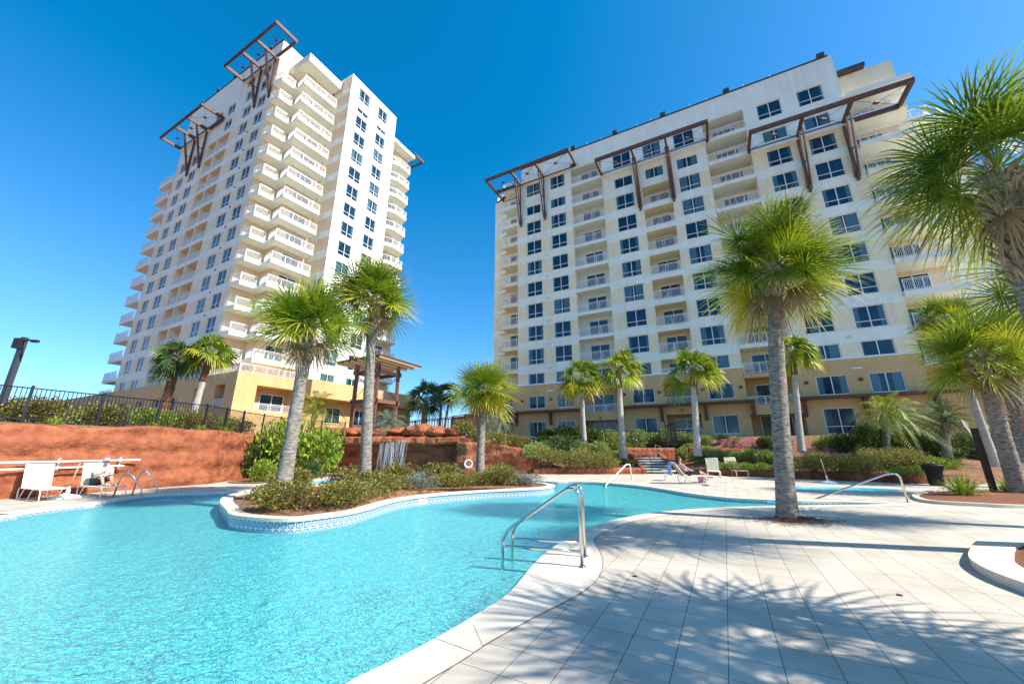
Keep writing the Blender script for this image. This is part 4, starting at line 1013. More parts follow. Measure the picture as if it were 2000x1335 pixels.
palm('leaning cabbage palm with brown banded trunk at the right edge by the sign post', AT(1994, 972, 14.6), AT(1917, 705, 14.3), 2.15, 16, .25, .23, nf=46, nb=30, bw=.055, boots=(.9, 80), trunk='trunk_grey', bsize=.42, elev=(85,-38))
palm('cabbage palm outside the frame shading the near deck', (7.5, 1.7, .15), (7.15, 1.65, 4.9), 2.3, 17, nf=36, nb=26, bw=.062, elev=(75, -50))
palm('cabbage palm with its left fronds reaching into the right edge of the photo', (13.4, 8.0, .1), (13.3, 8.1, 5.6), 2.1, 18, nf=44, nb=28, bw=.045)
palm('pale thin palm trunk leaning behind the sign post', AT(1947, 912, 19.4), AT(1846, 628, 19.4), 1.7, 19, .17, .14, trunk='trunk_pale', nf=40, nb=24, bw=.05)
palm('palm with a trunk covered in criss-cross frond stubs at the right edge', AT(2003, 905, 17.5), AT(1968, 672, 17.5), 2.0, 20, .26, .25, nf=40, nb=24, bw=.06, boots=(4.6, 260))
kwW = dict(trunk='trunk_pale', upper=.22, boots=(.5, 24), nb=20, bw=.13, spread=80, petiole=.45, droop=.5, group=None, seg=3, elev=(85, -40))
palm('windblown fan palm left of the stairs with patchy trunk, leftmost of three', AT(1141, 868, 34), AT(1136, 742, 34), 2.3, 31, .24, .17, nf=26, wind=.18, **kwW)
palm('windblown fan palm left of the stairs with smooth pale flared trunk', AT(1218, 895, 29.8), AT(1208, 722, 29.8), 2.15, 32, .27, .17, nf=24, wind=.35, **kwW)
palm('windblown fan palm right of the stairs with knotted pale trunk', AT(1363, 890, 27.3), AT(1352, 722, 27.3), 2.15, 33, .24, .18, nf=24, wind=.38, **kwW)
palm('fan palm mostly hidden behind the tall deck palm trunk', AT(1566, 882, 25.5), AT(1548, 692, 25.5), 1.7, 34, .20, .15, nf=24, wind=.3, **kwW)
palm('fan palm on the left terrace leaning against the tower, left of a pair', AT(306, 850, 26), AT(344, 706, 26), 1.65, 35, .24, .22, nf=26, wind=.0, **{**kwW, 'trunk': 'trunk_grey', 'upper': .75, 'leaf': 'palm_leaf_dark'})
palm('fan palm on the left terrace with smooth red barked trunk, right of a pair', AT(366, 850, 26), AT(410, 692, 26), 1.6, 36, .22, .17, nf=26, **{**kwW, 'upper': .35, 'leaf': 'palm_leaf'})
palm('distant fan palm against the sky between the towers, stoutest of three', (AT(829, 800, 50).x, 50, 2.6), AT(831, 780, 50), 3.1, 37, .42, .36, nf=26, **{**kwW, 'upper': .0, 'trunk': 'trunk_grey', 'leaf': 'palm_leaf_dark', 'bw': .16})
palm('thin distant fan palm between the towers, middle of three', (AT(860, 800, 66).x, 66, 2.6), AT(862, 775, 66), 3.0, 38, .26, .2, nf=22, **{**kwW, 'upper': .0, 'trunk': 'trunk_grey', 'leaf': 'palm_leaf_dark', 'bw': .16})
palm('thin distant fan palm between the towers, rightmost of three', (AT(868, 800, 66).x, 66, 2.6), AT(879, 770, 66), 3.0, 39, .26, .2, nf=22, **{**kwW, 'upper': .0, 'trunk': 'trunk_grey', 'leaf': 'palm_leaf_dark', 'bw': .16})
def fpalm(label, base, top, Rr, seed, leaf, **k): return palm(label, base, top, Rr, seed, .22, .2, 'feather', leaf=leaf, boots=(.6, 30), **k)
fpalm('bushy feather palm beside the tower podium', AT(606, 842, 32), AT(618, 806, 32), 2.7, 41, 'palm_leaf', nf=34)
fpalm('silvery feather palm at the foot of the timber tower', AT(757, 848, 30), AT(757, 832, 30), 1.8, 42, 'palm_leaf_silver', nf=34)
fpalm('small pale green feather palm in front of the left end of the right building', AT(972, 850, 36), AT(974, 828, 36), 1.9, 43, 'palm_leaf_silver', nf=26)
fpalm('windswept feather palm in front of the right hand ground floor window', AT(1730, 876, 24), AT(1733, 818, 24), 2.3, 44, 'palm_leaf', nf=44, wind=.3)
fpalm('dark feather palm between the dark shrubs and the leaning palm', AT(1850, 892, 23), AT(1846, 828, 23), 2.1, 45, 'palm_leaf_dark', nf=40)

def leaf_cloud(r, n, size, seed, lumps=7, flat=.0, core=True, elong=1.5):
    rnd = random.Random(seed); mb = MB(); L = []
    for i in range(lumps):
        a = rnd.uniform(0, 6.28); k = rnd.uniform(.15, .55); L.append((Vector((math.cos(a)*k*r[0], math.sin(a)*k*r[1], r[2]*(.45+rnd.uniform(-.12, .25)))), rnd.uniform(.45, .68)))
    L.append((Vector((0, 0, r[2]*.5)), .75))
    for i in range(n):
        c, s = rnd.choice(L); u = Vector((rnd.gauss(0,1), rnd.gauss(0,1), rnd.gauss(0,1))).normalized(); k = s*(rnd.uniform(.8, 1.06) if rnd.random() < .72 else rnd.uniform(.35, .8))
        p = c+Vector((u.x*r[0]*k, u.y*r[1]*k, u.z*r[2]*.62*k))
        if p.z < 0: p.z = abs(p.z)*.4
        d = (u+Vector((rnd.uniform(-1,1), rnd.uniform(-1,1), rnd.uniform(-.3,1.2)))*.8).normalized(); sd = d.cross(Vector((rnd.uniform(-1,1), rnd.uniform(-1,1), rnd.uniform(-1,1)))).normalized()
        sz = size*rnd.uniform(.6, 1.3); b = len(mb.v)
        mb.v += [tuple(p), tuple(p+d*sz*.5+sd*sz*.5/elong), tuple(p+d*sz), tuple(p+d*sz*.5-sd*sz*.5/elong)]
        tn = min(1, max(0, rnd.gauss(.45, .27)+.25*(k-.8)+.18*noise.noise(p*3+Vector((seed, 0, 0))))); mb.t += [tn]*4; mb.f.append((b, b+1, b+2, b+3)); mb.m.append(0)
    for i in range(14):
        a = rnd.uniform(0, 6.28); b = len(mb.v); k = rnd.uniform(.3, .7)
        mb.tube([(0,0,-.1), (math.cos(a)*r[0]*k*.4, math.sin(a)*r[1]*k*.4, r[2]*.35), (math.cos(a)*r[0]*k, math.sin(a)*r[1]*k, r[2]*.75)], [.018*r[0]+.004, .012*r[0]+.003, .004], 4, 1, False); mb.t += [0]*(len(mb.v)-b)
    return mb
PR = {}
def shrub_proto(key, leaf, size, n):
    if key not in PR:
        PR[key] = []
        for s in range(3):
            o = leaf_cloud((1, 1, 1), n, size, hash(key) % 1000*0+s*17+len(PR)*31).build('shrub', [leaf, 'stem']); PR[key].append(o.data); bpy.data.objects.remove(o)
    return PR[key]
KINDS = dict(M=('leaf_mixed', .085, 3000), V=('leaf_variegated', .095, 3400), D=('leaf_dark', .105, 2800), B=('leaf_bright', .10, 2000), O=('leaf_olive', .065, 4200), G=('leaf_grey', .09, 1700), A=('flower_pink', .13, 420), MN=('leaf_mixed', .062, 5200), GN=('leaf_grey', .062, 3800))
srnd = random.Random(77)
def add_shrub(kind, loc, r, h, label, cat='shrub', group=None, ry=None):
    leaf, size, n = KINDS[kind]; me = srnd.choice(shrub_proto(kind, leaf, size, n))
    o = bpy.data.objects.new('azalea' if kind == 'A' else 'shrub', me); scene.collection.objects.link(o)
    o.location = loc; o.scale = (r, ry or r, h); o.rotation_euler = (0, 0, srnd.uniform(-.25, .25) if ry else srnd.uniform(0, 6.28))
    return tag(o, label, cat, group)
def on_ground(px, py, ymin=14):
    Y = ymin; last = None
    while Y < 60:
        p = AT(px, py, Y); h = hgt(p.x, p.y)
        h = 0 if h is None else h
        if p.z <= h: return Vector((p.x, p.y, h))
        Y += .12
    return AT(px, py, 30)
def row(kind, items, desc, cat='shrub', group=None, ymin=14, squash=1.5, wide=1.0):
    items = sorted(items); 
    for i, (px, py, rp) in enumerate(items):
        g = on_ground(px, py+rp*.55, ymin); v = 667.5-py; dep = g.y
        r = rp/(_F*_C-v*_S)*dep*(1/math.sqrt(1+(g.x/g.y)**2))**.6*1.58; h = rp*squash/(_F*_C-v*_S)*dep*1.25
        add_shrub(kind, g-Z3*.05, r, h, f"{desc}, {ORD[i]} from the left" if len(items) > 1 else desc, cat, group, ry=r*.9)
# island bushes
n_ = 0
ib = smooth_path([G(x, y, IT) for x, y in isl_front[2:]], 8)
offp = offset_poly(ib, 1.05, False); offp = [p for p in offp]
acc = 0; last = offp[0]; names = {0: 'M'}; cnt = 0; spots = []
if not inside(offp[5].x, offp[5].y, [(q.x, q.y) for q in isl]): offp = offset_poly(ib, -1.05, False)
for p in offp[1:]:
    if (p-last).length > .98 or not spots: spots.append(p); last = p
for i, p in enumerate(spots[:17]):
    k = 'GN' if i in (5, 9, 12, 13) else 'MN'; s = 1.0-.012*i
    add_shrub(k, (p.x+srnd.uniform(-.22,.22), p.y+srnd.uniform(-.1,.28), IT-.02), 1.08*s, .76*s*srnd.uniform(.8, 1.15), f"{'grey green twiggy' if k == 'GN' else 'bronze and yellow green'} low bush along the front of the island, {ORD[i]} from the left", group='bushes on the pool island')
for i, (px, py) in enumerate([(690, 978), (770, 962), (850, 953), (925, 949), (990, 945)]):
    p = G(px, py-7, IT); add_shrub('MN', (p.x, p.y+.25, IT-.02), .62, .5, f"small front bush at the island kerb, {ORD[i]} from the left", group='small bushes at the island kerb')
for i, (x, y) in enumerate([(-7.6,13.9),(-6.2,15.2),(-4.6,16.2),(-3.0,17.2),(-.6,18.2)]):
    add_shrub('M', (x, y, IT), .9, .8, f"green bush at the back of the island, {ORD[i]} from the left", group='bushes on the pool island')
add_shrub('B', (-14.1, 24.0, 0), 1.75, 3.5, 'large yellow green shrub at the end of the red wall, tallest one')
add_shrub('B', (-12.2, 24.9, 0), 1.7, 3.0, 'large yellow green shrub between island palm and waterfall cave')
add_shrub('D', (-15.0, 23.2, 0), 1.1, 2.2, 'dark shrub in the shaded nook at the end of the red wall')
add_shrub('B', (-12.9, 20.9, 0), .75, 1.1, 'small green shrub at the foot of the red wall beside the pool')
add_shrub('D', (-11.5, 22.6, 0), .8, 1.0, 'low green shrub in front of the large yellow green shrubs')
q = MB()
loop = smooth_path([Vector(p) for p in ((-14.2,20.2,.02),(-12.6,19.8,.02),(-11.6,21.5,.02),(-11.3,25,.02),(-11.8,27.5,.02),(-15.5,27.5,.02),(-14.9,22,.02))], 4, True)
structure(sheet('mulch_strip', loop, [], .03, 'mulch'))
row('M', [(905,862,17),(930,866,14),(968,866,17),(998,868,15),(1022,872,15)], 'yellow green shrub spilling over the red rock wall', group='shrubs over the red rock', ymin=26)
row('V', [(1047,886,17),(1040,905,15),(1062,880,15)], 'upright light green shrub at the end of the red rock wall', group='shrubs at the end of the rock wall', ymin=25)
row('O', [(1075,905,22),(1110,906,22),(1148,905,24),(1185,908,20)], 'low olive green hedge mound behind the left kerb wall', group='olive hedge left of the stairs', ymin=25, squash=1.2)
row('V', [(1095,878,20),(1130,883,18),(1168,884,17),(1185,892,13),(1205,896,13),(1228,900,9),(1233,908,8)], 'round pale edged shrub on the slope left of the stairs', group='round shrubs left of the stairs', ymin=26)
row('D', [(1068,858,15),(1105,857,19),(1140,856,17),(1170,858,16)], 'dark clipped shrub high on the slope', group='dark shrubs under the building', ymin=28)
row('V', [(1192,862,17),(1222,862,14),(1250,862,17),(1275,862,14),(1300,862,17),(1328,862,16),(1350,864,13),(1378,864,12)], 'clipped pale green shrub in the top row above the stairs', group='round shrubs above the stairs', ymin=29)
row('B', [(1060,866,12),(1205,874,10),(1228,874,9),(1248,874,9)], 'yellow green plant in mid slope', group='bright plants on the slope', ymin=27)
row('V', [(1335,890,13),(1350,882,12),(1366,895,15),(1382,884,12),(1396,894,14),(1420,894,12),(1440,894,12),(1465,893,13),(1490,895,14),(1514,897,12)], 'rounded pale green shrub on the slope right of the stairs', group='round shrubs right of the stairs', ymin=24)
row('B', [(1400,913,13),(1432,913,13),(1462,913,12),(1490,913,13),(1516,914,11)], 'low green shrub just behind the right kerb wall', group='low shrubs behind the right kerb', ymin=22, squash=1.1)
row('O', [(1590,908,30),(1640,909,32),(1690,910,32),(1610,895,22),(1730,898,32),(1775,896,32),(1705,888,20)], 'broad low olive hedge mound on the right slope', group='olive hedge on the right slope', ymin=19, squash=.95)
row('B', [(1760,918,20),(1800,920,22),(1820,902,26),(1856,902,22)], 'broad low bright green hedge mound near the bin', group='bright hedge near the bin', ymin=19, squash=.8)
row('D', [(1650,872,18),(1700,866,26),(1742,874,18),(1778,870,25),(1815,878,18),(1860,882,24),(1905,880,26),(1945,886,26),(1985,880,34),(1690,885,14)], 'dark glossy shrub along the foot of the right building', group='dark shrubs along the right building', ymin=22)
row('B', [(1622,868,15),(1600,872,10),(1440,866,9)], 'small bright green shrub under the ground floor windows', group='bright shrubs under the windows', ymin=24)
row('D', [(1412,860,9),(1500,866,13),(1530,868,12)], 'dark small shrub under the ground floor balcony', group='dark shrubs under the balcony', ymin=26)
row('A', [(1418,868,8),(1436,862,8),(1447,870,8),(1472,868,9),(1486,872,7),(1591,882,8),(1620,884,8),(1633,889,6),(1672,889,8)], 'pink flowering azalea on the mulched slope', 'azalea', 'pink azaleas on the slope', ymin=22)
for i in range(6):
    c = AT(782+18*i, 838, 31.5); add_shrub('B', (c.x, 31.8, 2.55), .62, .78, f"clipped green hedge bush above the waterfall, {ORD[i]} from the left", group='hedge above the waterfall')
# hedge behind the left fence
FENCE = [(-22.5,3),(-20.6,9),(-18.35,14.5),(-16.2,20.4),(-16.8,24.2),(-17.0,30.5),(-14.6,34)]
k = 0
for (x, y) in [(-19.6,13.2),(-18.9,15.4),(-18.3,17.4),(-17.7,19.3),(-17.5,21.0),(-17.9,22.6),(-18.1,24.3),(-18.3,26),(-20.4,16),(-19.9,18.3),(-19.6,21.0),(-22,12)]:
    add_shrub('M' if k % 3 else 'B', (x, y, 2.55), .95, 1.05, f"hedge shrub behind the black metal fence, {ORD[k]} from the left", group='hedge behind the black fence'); k += 1
def grass_clump(loc, r, h, seed, label, leaf='leaf_bright', n=260, name='grass_clump'):
    rnd = random.Random(seed); mb = MB()
    for i in range(n):
        a = rnd.uniform(0, 6.28); el = rnd.uniform(.5, 1.45); d = Vector((math.cos(a)*math.cos(el), math.sin(a)*math.cos(el), math.sin(el))); sd = Vector((-d.y, d.x, 0)).normalized()
        blade(mb, Vector((math.cos(a)*r*.18, math.sin(a)*r*.18, 0)), d, d.cross(sd), h*rnd.uniform(.7, 1.2), .028, .55*math.cos(el)+.1, rnd.uniform(.1, .9), 4)
    o = mb.build(name, leaf); o.location = loc; return tag(o, label, 'plant')
g_ = G(1893, 972); grass_clump((g_.x, g_.y+.15, .08), .8, .95, 3, 'strappy green clump at the near corner of the sign bed')
g_ = G(1975, 965); grass_clump((g_.x, g_.y, .08), .5, .65, 4, 'strappy green clump at the foot of the leaning palm')
for i, (x, y) in enumerate([(-17.1, 14.5), (-16.2, 17.6), (-15.6, 19.6), (-15.7, 21.3)]): grass_clump((x, y, 2.5), .5, .42, 20+i, f"light green tuft on top of the red wall, {ORD[i]} from the left", n=110)
# pine straw around the deck palm
ps = MB(); rnd = random.Random(5)
for i in range(1500):
    a = rnd.uniform(0, 6.28); k = abs(rnd.gauss(0, .42)); p = Vector((6.6+math.cos(a)*k*1.25, 9.62+math.sin(a)*k*.75, .012+max(0, .07*(1-k*1.6))+rnd.uniform(0, .02))); b = rnd.uniform(0, 6.28)
    d = Vector((math.cos(b), math.sin(b), rnd.uniform(-.1, .25)))*rnd.uniform(.05, .13); ps.bar(p, p+d, .005, .004)
tag(ps.build('pine_straw', 'pine_straw', origin=(6.6, 9.6, 0)), 'reddish pine straw heaped round the foot of the deck palm', 'pine straw', kind='stuff')
# far trees left behind the fence
def tree(label, x, y, z, h, r, seed, leaf='leaf_grey'):
    e = empty('tree', (x, y, z), label=label, cat='tree'); m_, _, _ = trunk_mesh((x, y, z), (x, y, z+h*.6), .22, .1, seed); 
    rnd = random.Random(seed)
    for i in range(6):
        a = rnd.uniform(0, 6.28); m_.tube([(x, y, z+h*.35), (x+math.cos(a)*r*.5, y+math.sin(a)*r*.5, z+h*.7)], [.08, .03], 5)
    rel(m_.build('trunk', 'stem', smooth=True), e); c = leaf_cloud((r, r, h*.75), 2600, .28, seed, 9).build('crown', [leaf, 'stem']); c.location = (0, 0, h*.3); c.parent = e
for i, (x, y, h) in enumerate([(-62,48,5.2),(-56,50,4.6),(-49,50,4.2),(-70,46,5.5),(-43,50,3.6)]):
    tree(f"hazy grey green tree beyond the left fence, {['second','third','fourth','first','fifth'][i]} from the left", x, y, 2.3, h, 3.6, 60+i)

# ================================================================== FENCES, TIMBER, POSTS
def metal_fence(path, z, h, label, mat='black_metal', sp=2.35, pick=.125):
    e = empty('metal_fence', (path[0][0], path[0][1], z), label=label, cat='fence'); pan = MB()
    for i in range(len(path)-1):
        a, b = Vector((*path[i], z)), Vector((*path[i+1], z)); L = (b-a).length; n = max(1, round(L/sp)); d = (b-a)/L
        for k in range(n+(1 if i == len(path)-2 else 0)):
            q = MB(); p = a+d*(L*k/n); q.box(p+Z3*(h/2), (.075, .075, h+.08), rz=math.atan2(d.y, d.x)); rel(q.build('post', mat), e)
        for zz in (.12, h-.06, h-.22 if mat == 'x' else h-.06): pan.bar(a+Z3*zz, b+Z3*zz, .035, .04)
        m = int(L/pick)
        for k in range(1, m): p = a+d*(L*k/m); pan.bar(p+Z3*.12, p+Z3*(h-.05), .018, .018)
    rel(pan.build('picket_panel', mat), e); return e
metal_fence(FENCE, 2.6, 1.32, 'black metal picket fence running above the long red wall')
metal_fence([(8.0, 33.6), (12.5, 33.2), (15.2, 31.6)], 2.1, 1.1, 'thin black metal fence between the shrubs at the head of the stairs')
metal_fence([(12.6, 32.0), (13.6, 32.4), (14.2, 36)], 1.9, 1.9, 'short black metal fence ending beside the ground floor window', pick=.14)
def slat_fence(path, z, h, label, mat, sp=.13, sw=.09, postsp=2.0, cap=True):
    e = empty('slat_fence', (path[0][0], path[0][1], z), label=label, cat='fence'); pan = MB()
    for i in range(len(path)-1):
        a, b = Vector((*path[i], z)), Vector((*path[i+1], z)); L = (b-a).length; d = (b-a)/L; n = max(1, round(L/postsp))
        for k in range(n+1):
            q = MB(); q.box(a+d*(L*k/n)+Z3*(h/2), (.14, .14, h), rz=math.atan2(d.y, d.x)); rel(q.build('post', mat), e)
        for zz in (.15, h-.12): pan.bar(a+Z3*zz, b+Z3*zz, .06, .10)
        m = int(L/sp)
        for k in range(m): p = a+d*(L*(k+.5)/m); pan.bar(p+Z3*.12, p+Z3*(h-.08), .03, sw) if False else pan.box(p+Z3*(h/2), (sw, .03, h-.25), rz=math.atan2(d.y, d.x))
        if cap: pan.bar(a+Z3*(h+.02), b+Z3*(h+.02), .26, .05)
    rel(pan.build('slat_panel', mat), e); return e
slat_fence([(AT(884,825,37).x, 37), (AT(935,825,34).x, 34.0)], 2.9, 1.75, 'reddish timber slat fence beyond the waterfall shrubs', 'wood_red')
slat_fence([(AT(790,825,44).x, 44), (AT(884,822,38).x, 38)], 3.3, 1.35, 'long dark timber rail fence on the raised deck between the towers', 'trellis_brown', sp=.45, sw=.12)
slat_fence([(AT(612,838,31).x, 31.2), (AT(690,838,31.5).x, 31.5)], 2.6, .75, 'low reddish timber rail beside the tower podium', 'wood_red', sp=.16, sw=.06, cap=False)
slat_fence([(AT(522,820,31).x, 31), (AT(562,822,31.5).x, 31.5)], 2.6, 1.2, 'pale timber picket rail behind the left island palm', 'wood_pale', sp=.22, sw=.07, cap=False)
# timber lookout tower
P2_ = Vector((-11.1, 31.0, 2.4)); P1_ = P2_-U*2.5; P3_ = P2_+V*2.3; P4_ = P1_+V*2.3
tw = empty('timber_tower', P2_, label='open timber tower with sloping slatted roof on red brown posts', cat='pergola')
for p in (P1_, P2_, P3_, P4_):
    q = MB(); q.bar(p, V3(p, 8.6), .26, .26); q.bar(p, V3(p, 3.2), .62, .62); rel(q.build('post', 'wood_red'), tw)
q = MB()
for zz in (5.45, 7.9):
    for a, b in ((P1_, P2_), (P2_, P3_), (P3_, P4_), (P4_, P1_)):
        q = MB(); d = (b-a).normalized()*.35; zj = zz+(.004 if a in (P1_, P3_) else 0); q.bar(V3(a-d, zj), V3(b+d, zj), .13, .3); rel(q.build('beam', 'wood_red'), tw)
q = MB()
for a, b in ((P2_, P3_), (P1_, P2_), (P3_, P4_)): q.tube([V3(a, 5.6), V3(b, 7.8)], .02, 5); q.tube([V3(b, 5.6), V3(a, 7.8)], .02, 5)
rel(q.build('cross_cable', 'black_metal'), tw)
def rz_(p): return 8.78-.02*((p-P2_).dot(V))-.02*((p-P2_).dot(U*-1))
q = MB(); e1, e2 = -1.3, 3.5
for i in range(7):
    s = -3.5+i*(4.9/6); a = P2_+U*s+V*e1; b = P2_+U*s+V*e2; q.bar(V3(a, rz_(a)-.13), V3(b, rz_(b)-.13), .09, .2)
rel(q.build('rafter', 'wood_pale'), tw)
q = MB()
for i in range(26):
    s = e1+(e2-e1)*i/25; a = P2_+V*s-U*3.7; b = P2_+V*s+U*1.6; q.bar(V3(a, rz_(a)), V3(b, rz_(b)), .15, .04)
rel(q.build('roof_slats', 'wood_red'), tw)
# lamp post at the left, and sign post at the right
lp = AT(20, 740, 15.4)
e = empty('lamp_post', (-19.9, 15.4, 2.6), label='dark square post with a small camera arm rising behind the left fence', cat='post')
q = MB(); b0 = Vector((lp.x, 15.4, 2.55)); q.bar(b0, V3(b0, 6.15), .16, .16); rel(q.build('post', 'slate_metal'), e)
q = MB(); q.box(V3(b0, 5.85)+Vector((.0,-.16,0)), (.26, .18, .42)); rel(q.build('housing', 'black_metal'), e)
q = MB(); q.tube([V3(b0, 5.95)+Vector((.1,-.1,0)), V3(b0, 6.0)+Vector((.4,-.15,0)), V3(b0, 5.98)+Vector((.62,-.2,-.02))], .03, 6); q.box(V3(b0, 5.93)+Vector((.72,-.2,0)), (.26, .13, .1)); rel(q.build('camera_arm', 'black_metal'), e)
e = empty('sign_post', (17.9, 15.1, 0), label='dark brown flat metal sign post standing in the low bed at the right', cat='post')
q = MB(); q.box((17.9, 15.1, 1.25), (.20, .07, 2.3), rz=R(-25)); rel(q.build('panel', 'dark_brown_metal'), e)
q = MB(); q.box((17.9, 15.1, .05), (.6, .3, .12), rz=R(-25)); rel(q.build('base_plate', 'black_metal'), e)

# ================================================================== POOL FURNITURE
def arc(c, a, b, r, n=6):   # rounded corner helper on polyline c with neighbours a,b
    c, a, b = Vector(c), Vector(a), Vector(b); p = c+(a-c).normalized()*r; q = c+(b-c).normalized()*r
    return [((1-t)**2)*p+2*(1-t)*t*c+t*t*q for t in [i/n for i in range(n+1)]]
def rail_path(pts, r):
    pts = [Vector(p) for p in pts]; out = [pts[0]]
    for i in range(1, len(pts)-1): out += arc(pts[i], pts[i-1], pts[i+1], r[i-1] if hasattr(r, '__len__') else r)
    return out+[pts[-1]]
hr = empty('pool_handrail', (.5, 6.3, 0), label='polished steel double handrail at the near pool entry', cat='handrail')
for (pd, lw) in (((.99, 6.02), (-.145, 6.40)), ((1.13, 6.55), (.0, 6.90))):
    D, Lg = Vector((*pd, 0)), Vector((*lw, 0))
    q = MB(); q.tube(rail_path([D, V3(D, 1.0), D.lerp(Lg, .12)+Z3*1.06, D.lerp(Lg, .93)+Z3*.42, V3(Lg, .28), V3(Lg, -1.1)], [.08, .1, .08, .05]), .024, 14); rel(q.build('rail', 'steel', smooth=True), hr)
    q = MB(); q.tube([V3(D, .2), V3(D.lerp(Lg, .97), .2), V3(Lg, .17)], .021, 12); rel(q.build('cross_bar', 'steel', smooth=True), hr)
    q = MB(); q.lathe([(0, .03), (.045, .028), (.055, .011)], D, 16); rel(q.build('floor_flange', 'steel', smooth=True), hr)
q = MB(); q.tube([(-.145, 6.40, -.42), (0, 6.9, -.42)], .02, 8); rel(q.build('step_bar', 'steel', smooth=True), hr)
def single_rail(name, label, deck, water, apex_t, h, mat, cat='handrail', r=.022):
    D, W = Vector(deck), Vector(water); e = empty(name, D, label=label, cat=cat)
    q = MB(); q.tube(rail_path([D, D.lerp(W, .02)+Z3*(h*.95), D.lerp(W, apex_t)+Z3*h, V3(W, -.05), V3(W, -.9)], [.14, .18, .1]), r, 10); rel(q.build('rail', mat, smooth=True), e)
    q = MB(); q.lathe([(0, .03), (.045, .028), (.055, .008)], D, 12); rel(q.build('floor_flange', 'steel'), e)
a_, b_ = G(1234, 937), G(1183, 951, WZ); single_rail('pool_handrail', 'pale grab rail sloping into the far end of the pool', a_, b_, .18, .86, 'white_plastic', r=.03)
a_, b_ = G(1774, 980), G(1588, 981, WZ); single_rail('pool_handrail', 'long steel grab rail behind the deck palm on the right', a_, b_, .12, .88, 'steel', r=.03)
ld = empty('pool_ladder', G(255, 968), label='pair of curved steel ladder rails on the left edge of the pool', cat='ladder')
for (f, ap_, dr) in (((221,970), (241,919), (272,976)), ((257.5,966.5), (274,917), (303,972))):
    F_ = G(*f); D_ = G(*dr, WZ); h = .86
    q = MB(); q.tube(rail_path([F_, F_.lerp(D_, .10)+Z3*h*1.02, F_.lerp(D_, .42)+Z3*h*1.0, V3(D_, .22), V3(D_, -1.0)], [.22, .16, .07]), .026, 10); rel(q.build('rail', 'steel', smooth=True), ld)
a1, a2 = G(272, 976, WZ), G(303, 972, WZ)
for zz in (-.35, -.62, -.9):
    q = MB(); q.bar(V3(a1, zz), V3(a2, zz), .09, .03); rel(q.build('step', 'white_plastic'), ld)

def lounger_parts(e, back=70, arms=False):
    """local x: foot end +, y: width; origin on the ground under the hip"""
    L = e; w_ = .33; sh = .36
    bx, bz = -.38-.78*math.cos(R(back)), sh+.78*math.sin(R(back))
    def T(pts, r=.017): q = MB(); q.tube(pts, r, 8); return q
    for s in (-1, 1):
        q = T(rail_path([(-.5,s*w_,0),(-.58,s*w_,sh),(1.12,s*w_,sh),(1.2,s*w_,.03)], [.10,.10])); o = q.build('side_frame', 'chair_frame', smooth=True); o.parent = L
        q = T([(-.38,s*w_,sh),(bx,s*w_,bz)]); o = q.build('back_frame', 'chair_frame', smooth=True); o.parent = L
        for x in (-.1, .55):
            q = T(rail_path([(x-.18,s*(w_+.02),0),(x,s*(w_+.01),sh-.02),(x+.1,s*w_,sh)], [.08]), .014); o = q.build('leg', 'chair_frame', smooth=True); o.parent = L
        q = T([(-.45,s*w_,.03),(.95,s*w_,.03)], .013); o = q.build('foot_bar', 'chair_frame', smooth=True); o.parent = L
    for cx_, cz_ in ((bx, bz), (1.12, sh), (-.38, sh)): q = MB(); q.tube([(cx_,-w_,cz_),(cx_,w_,cz_)], .016, 8); o = q.build('cross_tube', 'chair_frame', smooth=True); o.parent = L
    q = MB(); q.hexa([(-.38,-w_+.02,sh-.012),(1.1,-w_+.02,sh-.012),(1.1,w_-.02,sh-.012),(-.38,w_-.02,sh-.012),(-.38,-w_+.02,sh+.006),(1.1,-w_+.02,sh+.006),(1.1,w_-.02,sh+.006),(-.38,w_-.02,sh+.006)]); o = q.build('seat_sling', 'sling'); o.parent = L
    dx = .01
    q = MB(); q.hexa([(-.385,-w_+.02,sh+.012),(-.36,-w_+.02,sh+.02),(-.36,w_-.02,sh+.02),(-.385,w_-.02,sh+.012),(bx-dx,-w_+.02,bz-.01),(bx+dx,-w_+.02,bz),(bx+dx,w_-.02,bz),(bx-dx,w_-.02,bz-.01)]); o = q.build('back_sling', 'sling'); o.parent = L
def make_lounger(label, loc, foot_az, back=70, group=None):
    e = empty('sun_lounger', loc, math.radians(90-foot_az), label=label, cat='sun lounger', group=group); lounger_parts(e, back); return e
p = G(58, 978); lo1 = make_lounger('empty cream sling lounger against the red wall at the far left', (p.x-.35, p.y+.5, 0), 114, 74)
p = G(180, 971); lo2 = make_lounger('cream sling lounger by the pool ladder with a reader sitting on it', (p.x-.35, p.y+.45, 0), 114, 74)
p = G(1352, 944); PR_ = Vector((p.x, p.y, 0)); lo3 = make_lounger('cream sling lounger draped with a blue towel and used by the sunbather', PR_, 98, 55)
p = G(1398, 931); make_lounger('empty cream lounger in front of the right kerb wall, just behind the sunbather', (p.x, p.y+.2, 0), 205, 68)
p = G(1440, 929); make_lounger('empty cream lounger in front of the right kerb wall, standing apart on the right', (p.x, p.y+.2, 0), 190, 72)
# small table
p = G(1308, 938); tb = empty('side_table', p, label='small cream side table behind the sunbather', cat='table')
q = MB(); q.lathe([(0, .52), (.36, .52), (.37, .50), (.36, .48), (0, .48)], p, 24); rel(q.build('table_top', 'chair_frame'), tb)
for s in range(4):
    a = s*1.5708+.6; q = MB(); q.tube([p+Vector((.30*math.cos(a), .30*math.sin(a), 0)), p+Vector((.24*math.cos(a), .24*math.sin(a), .49))], .016, 8); rel(q.build('leg', 'chair_frame'), tb)
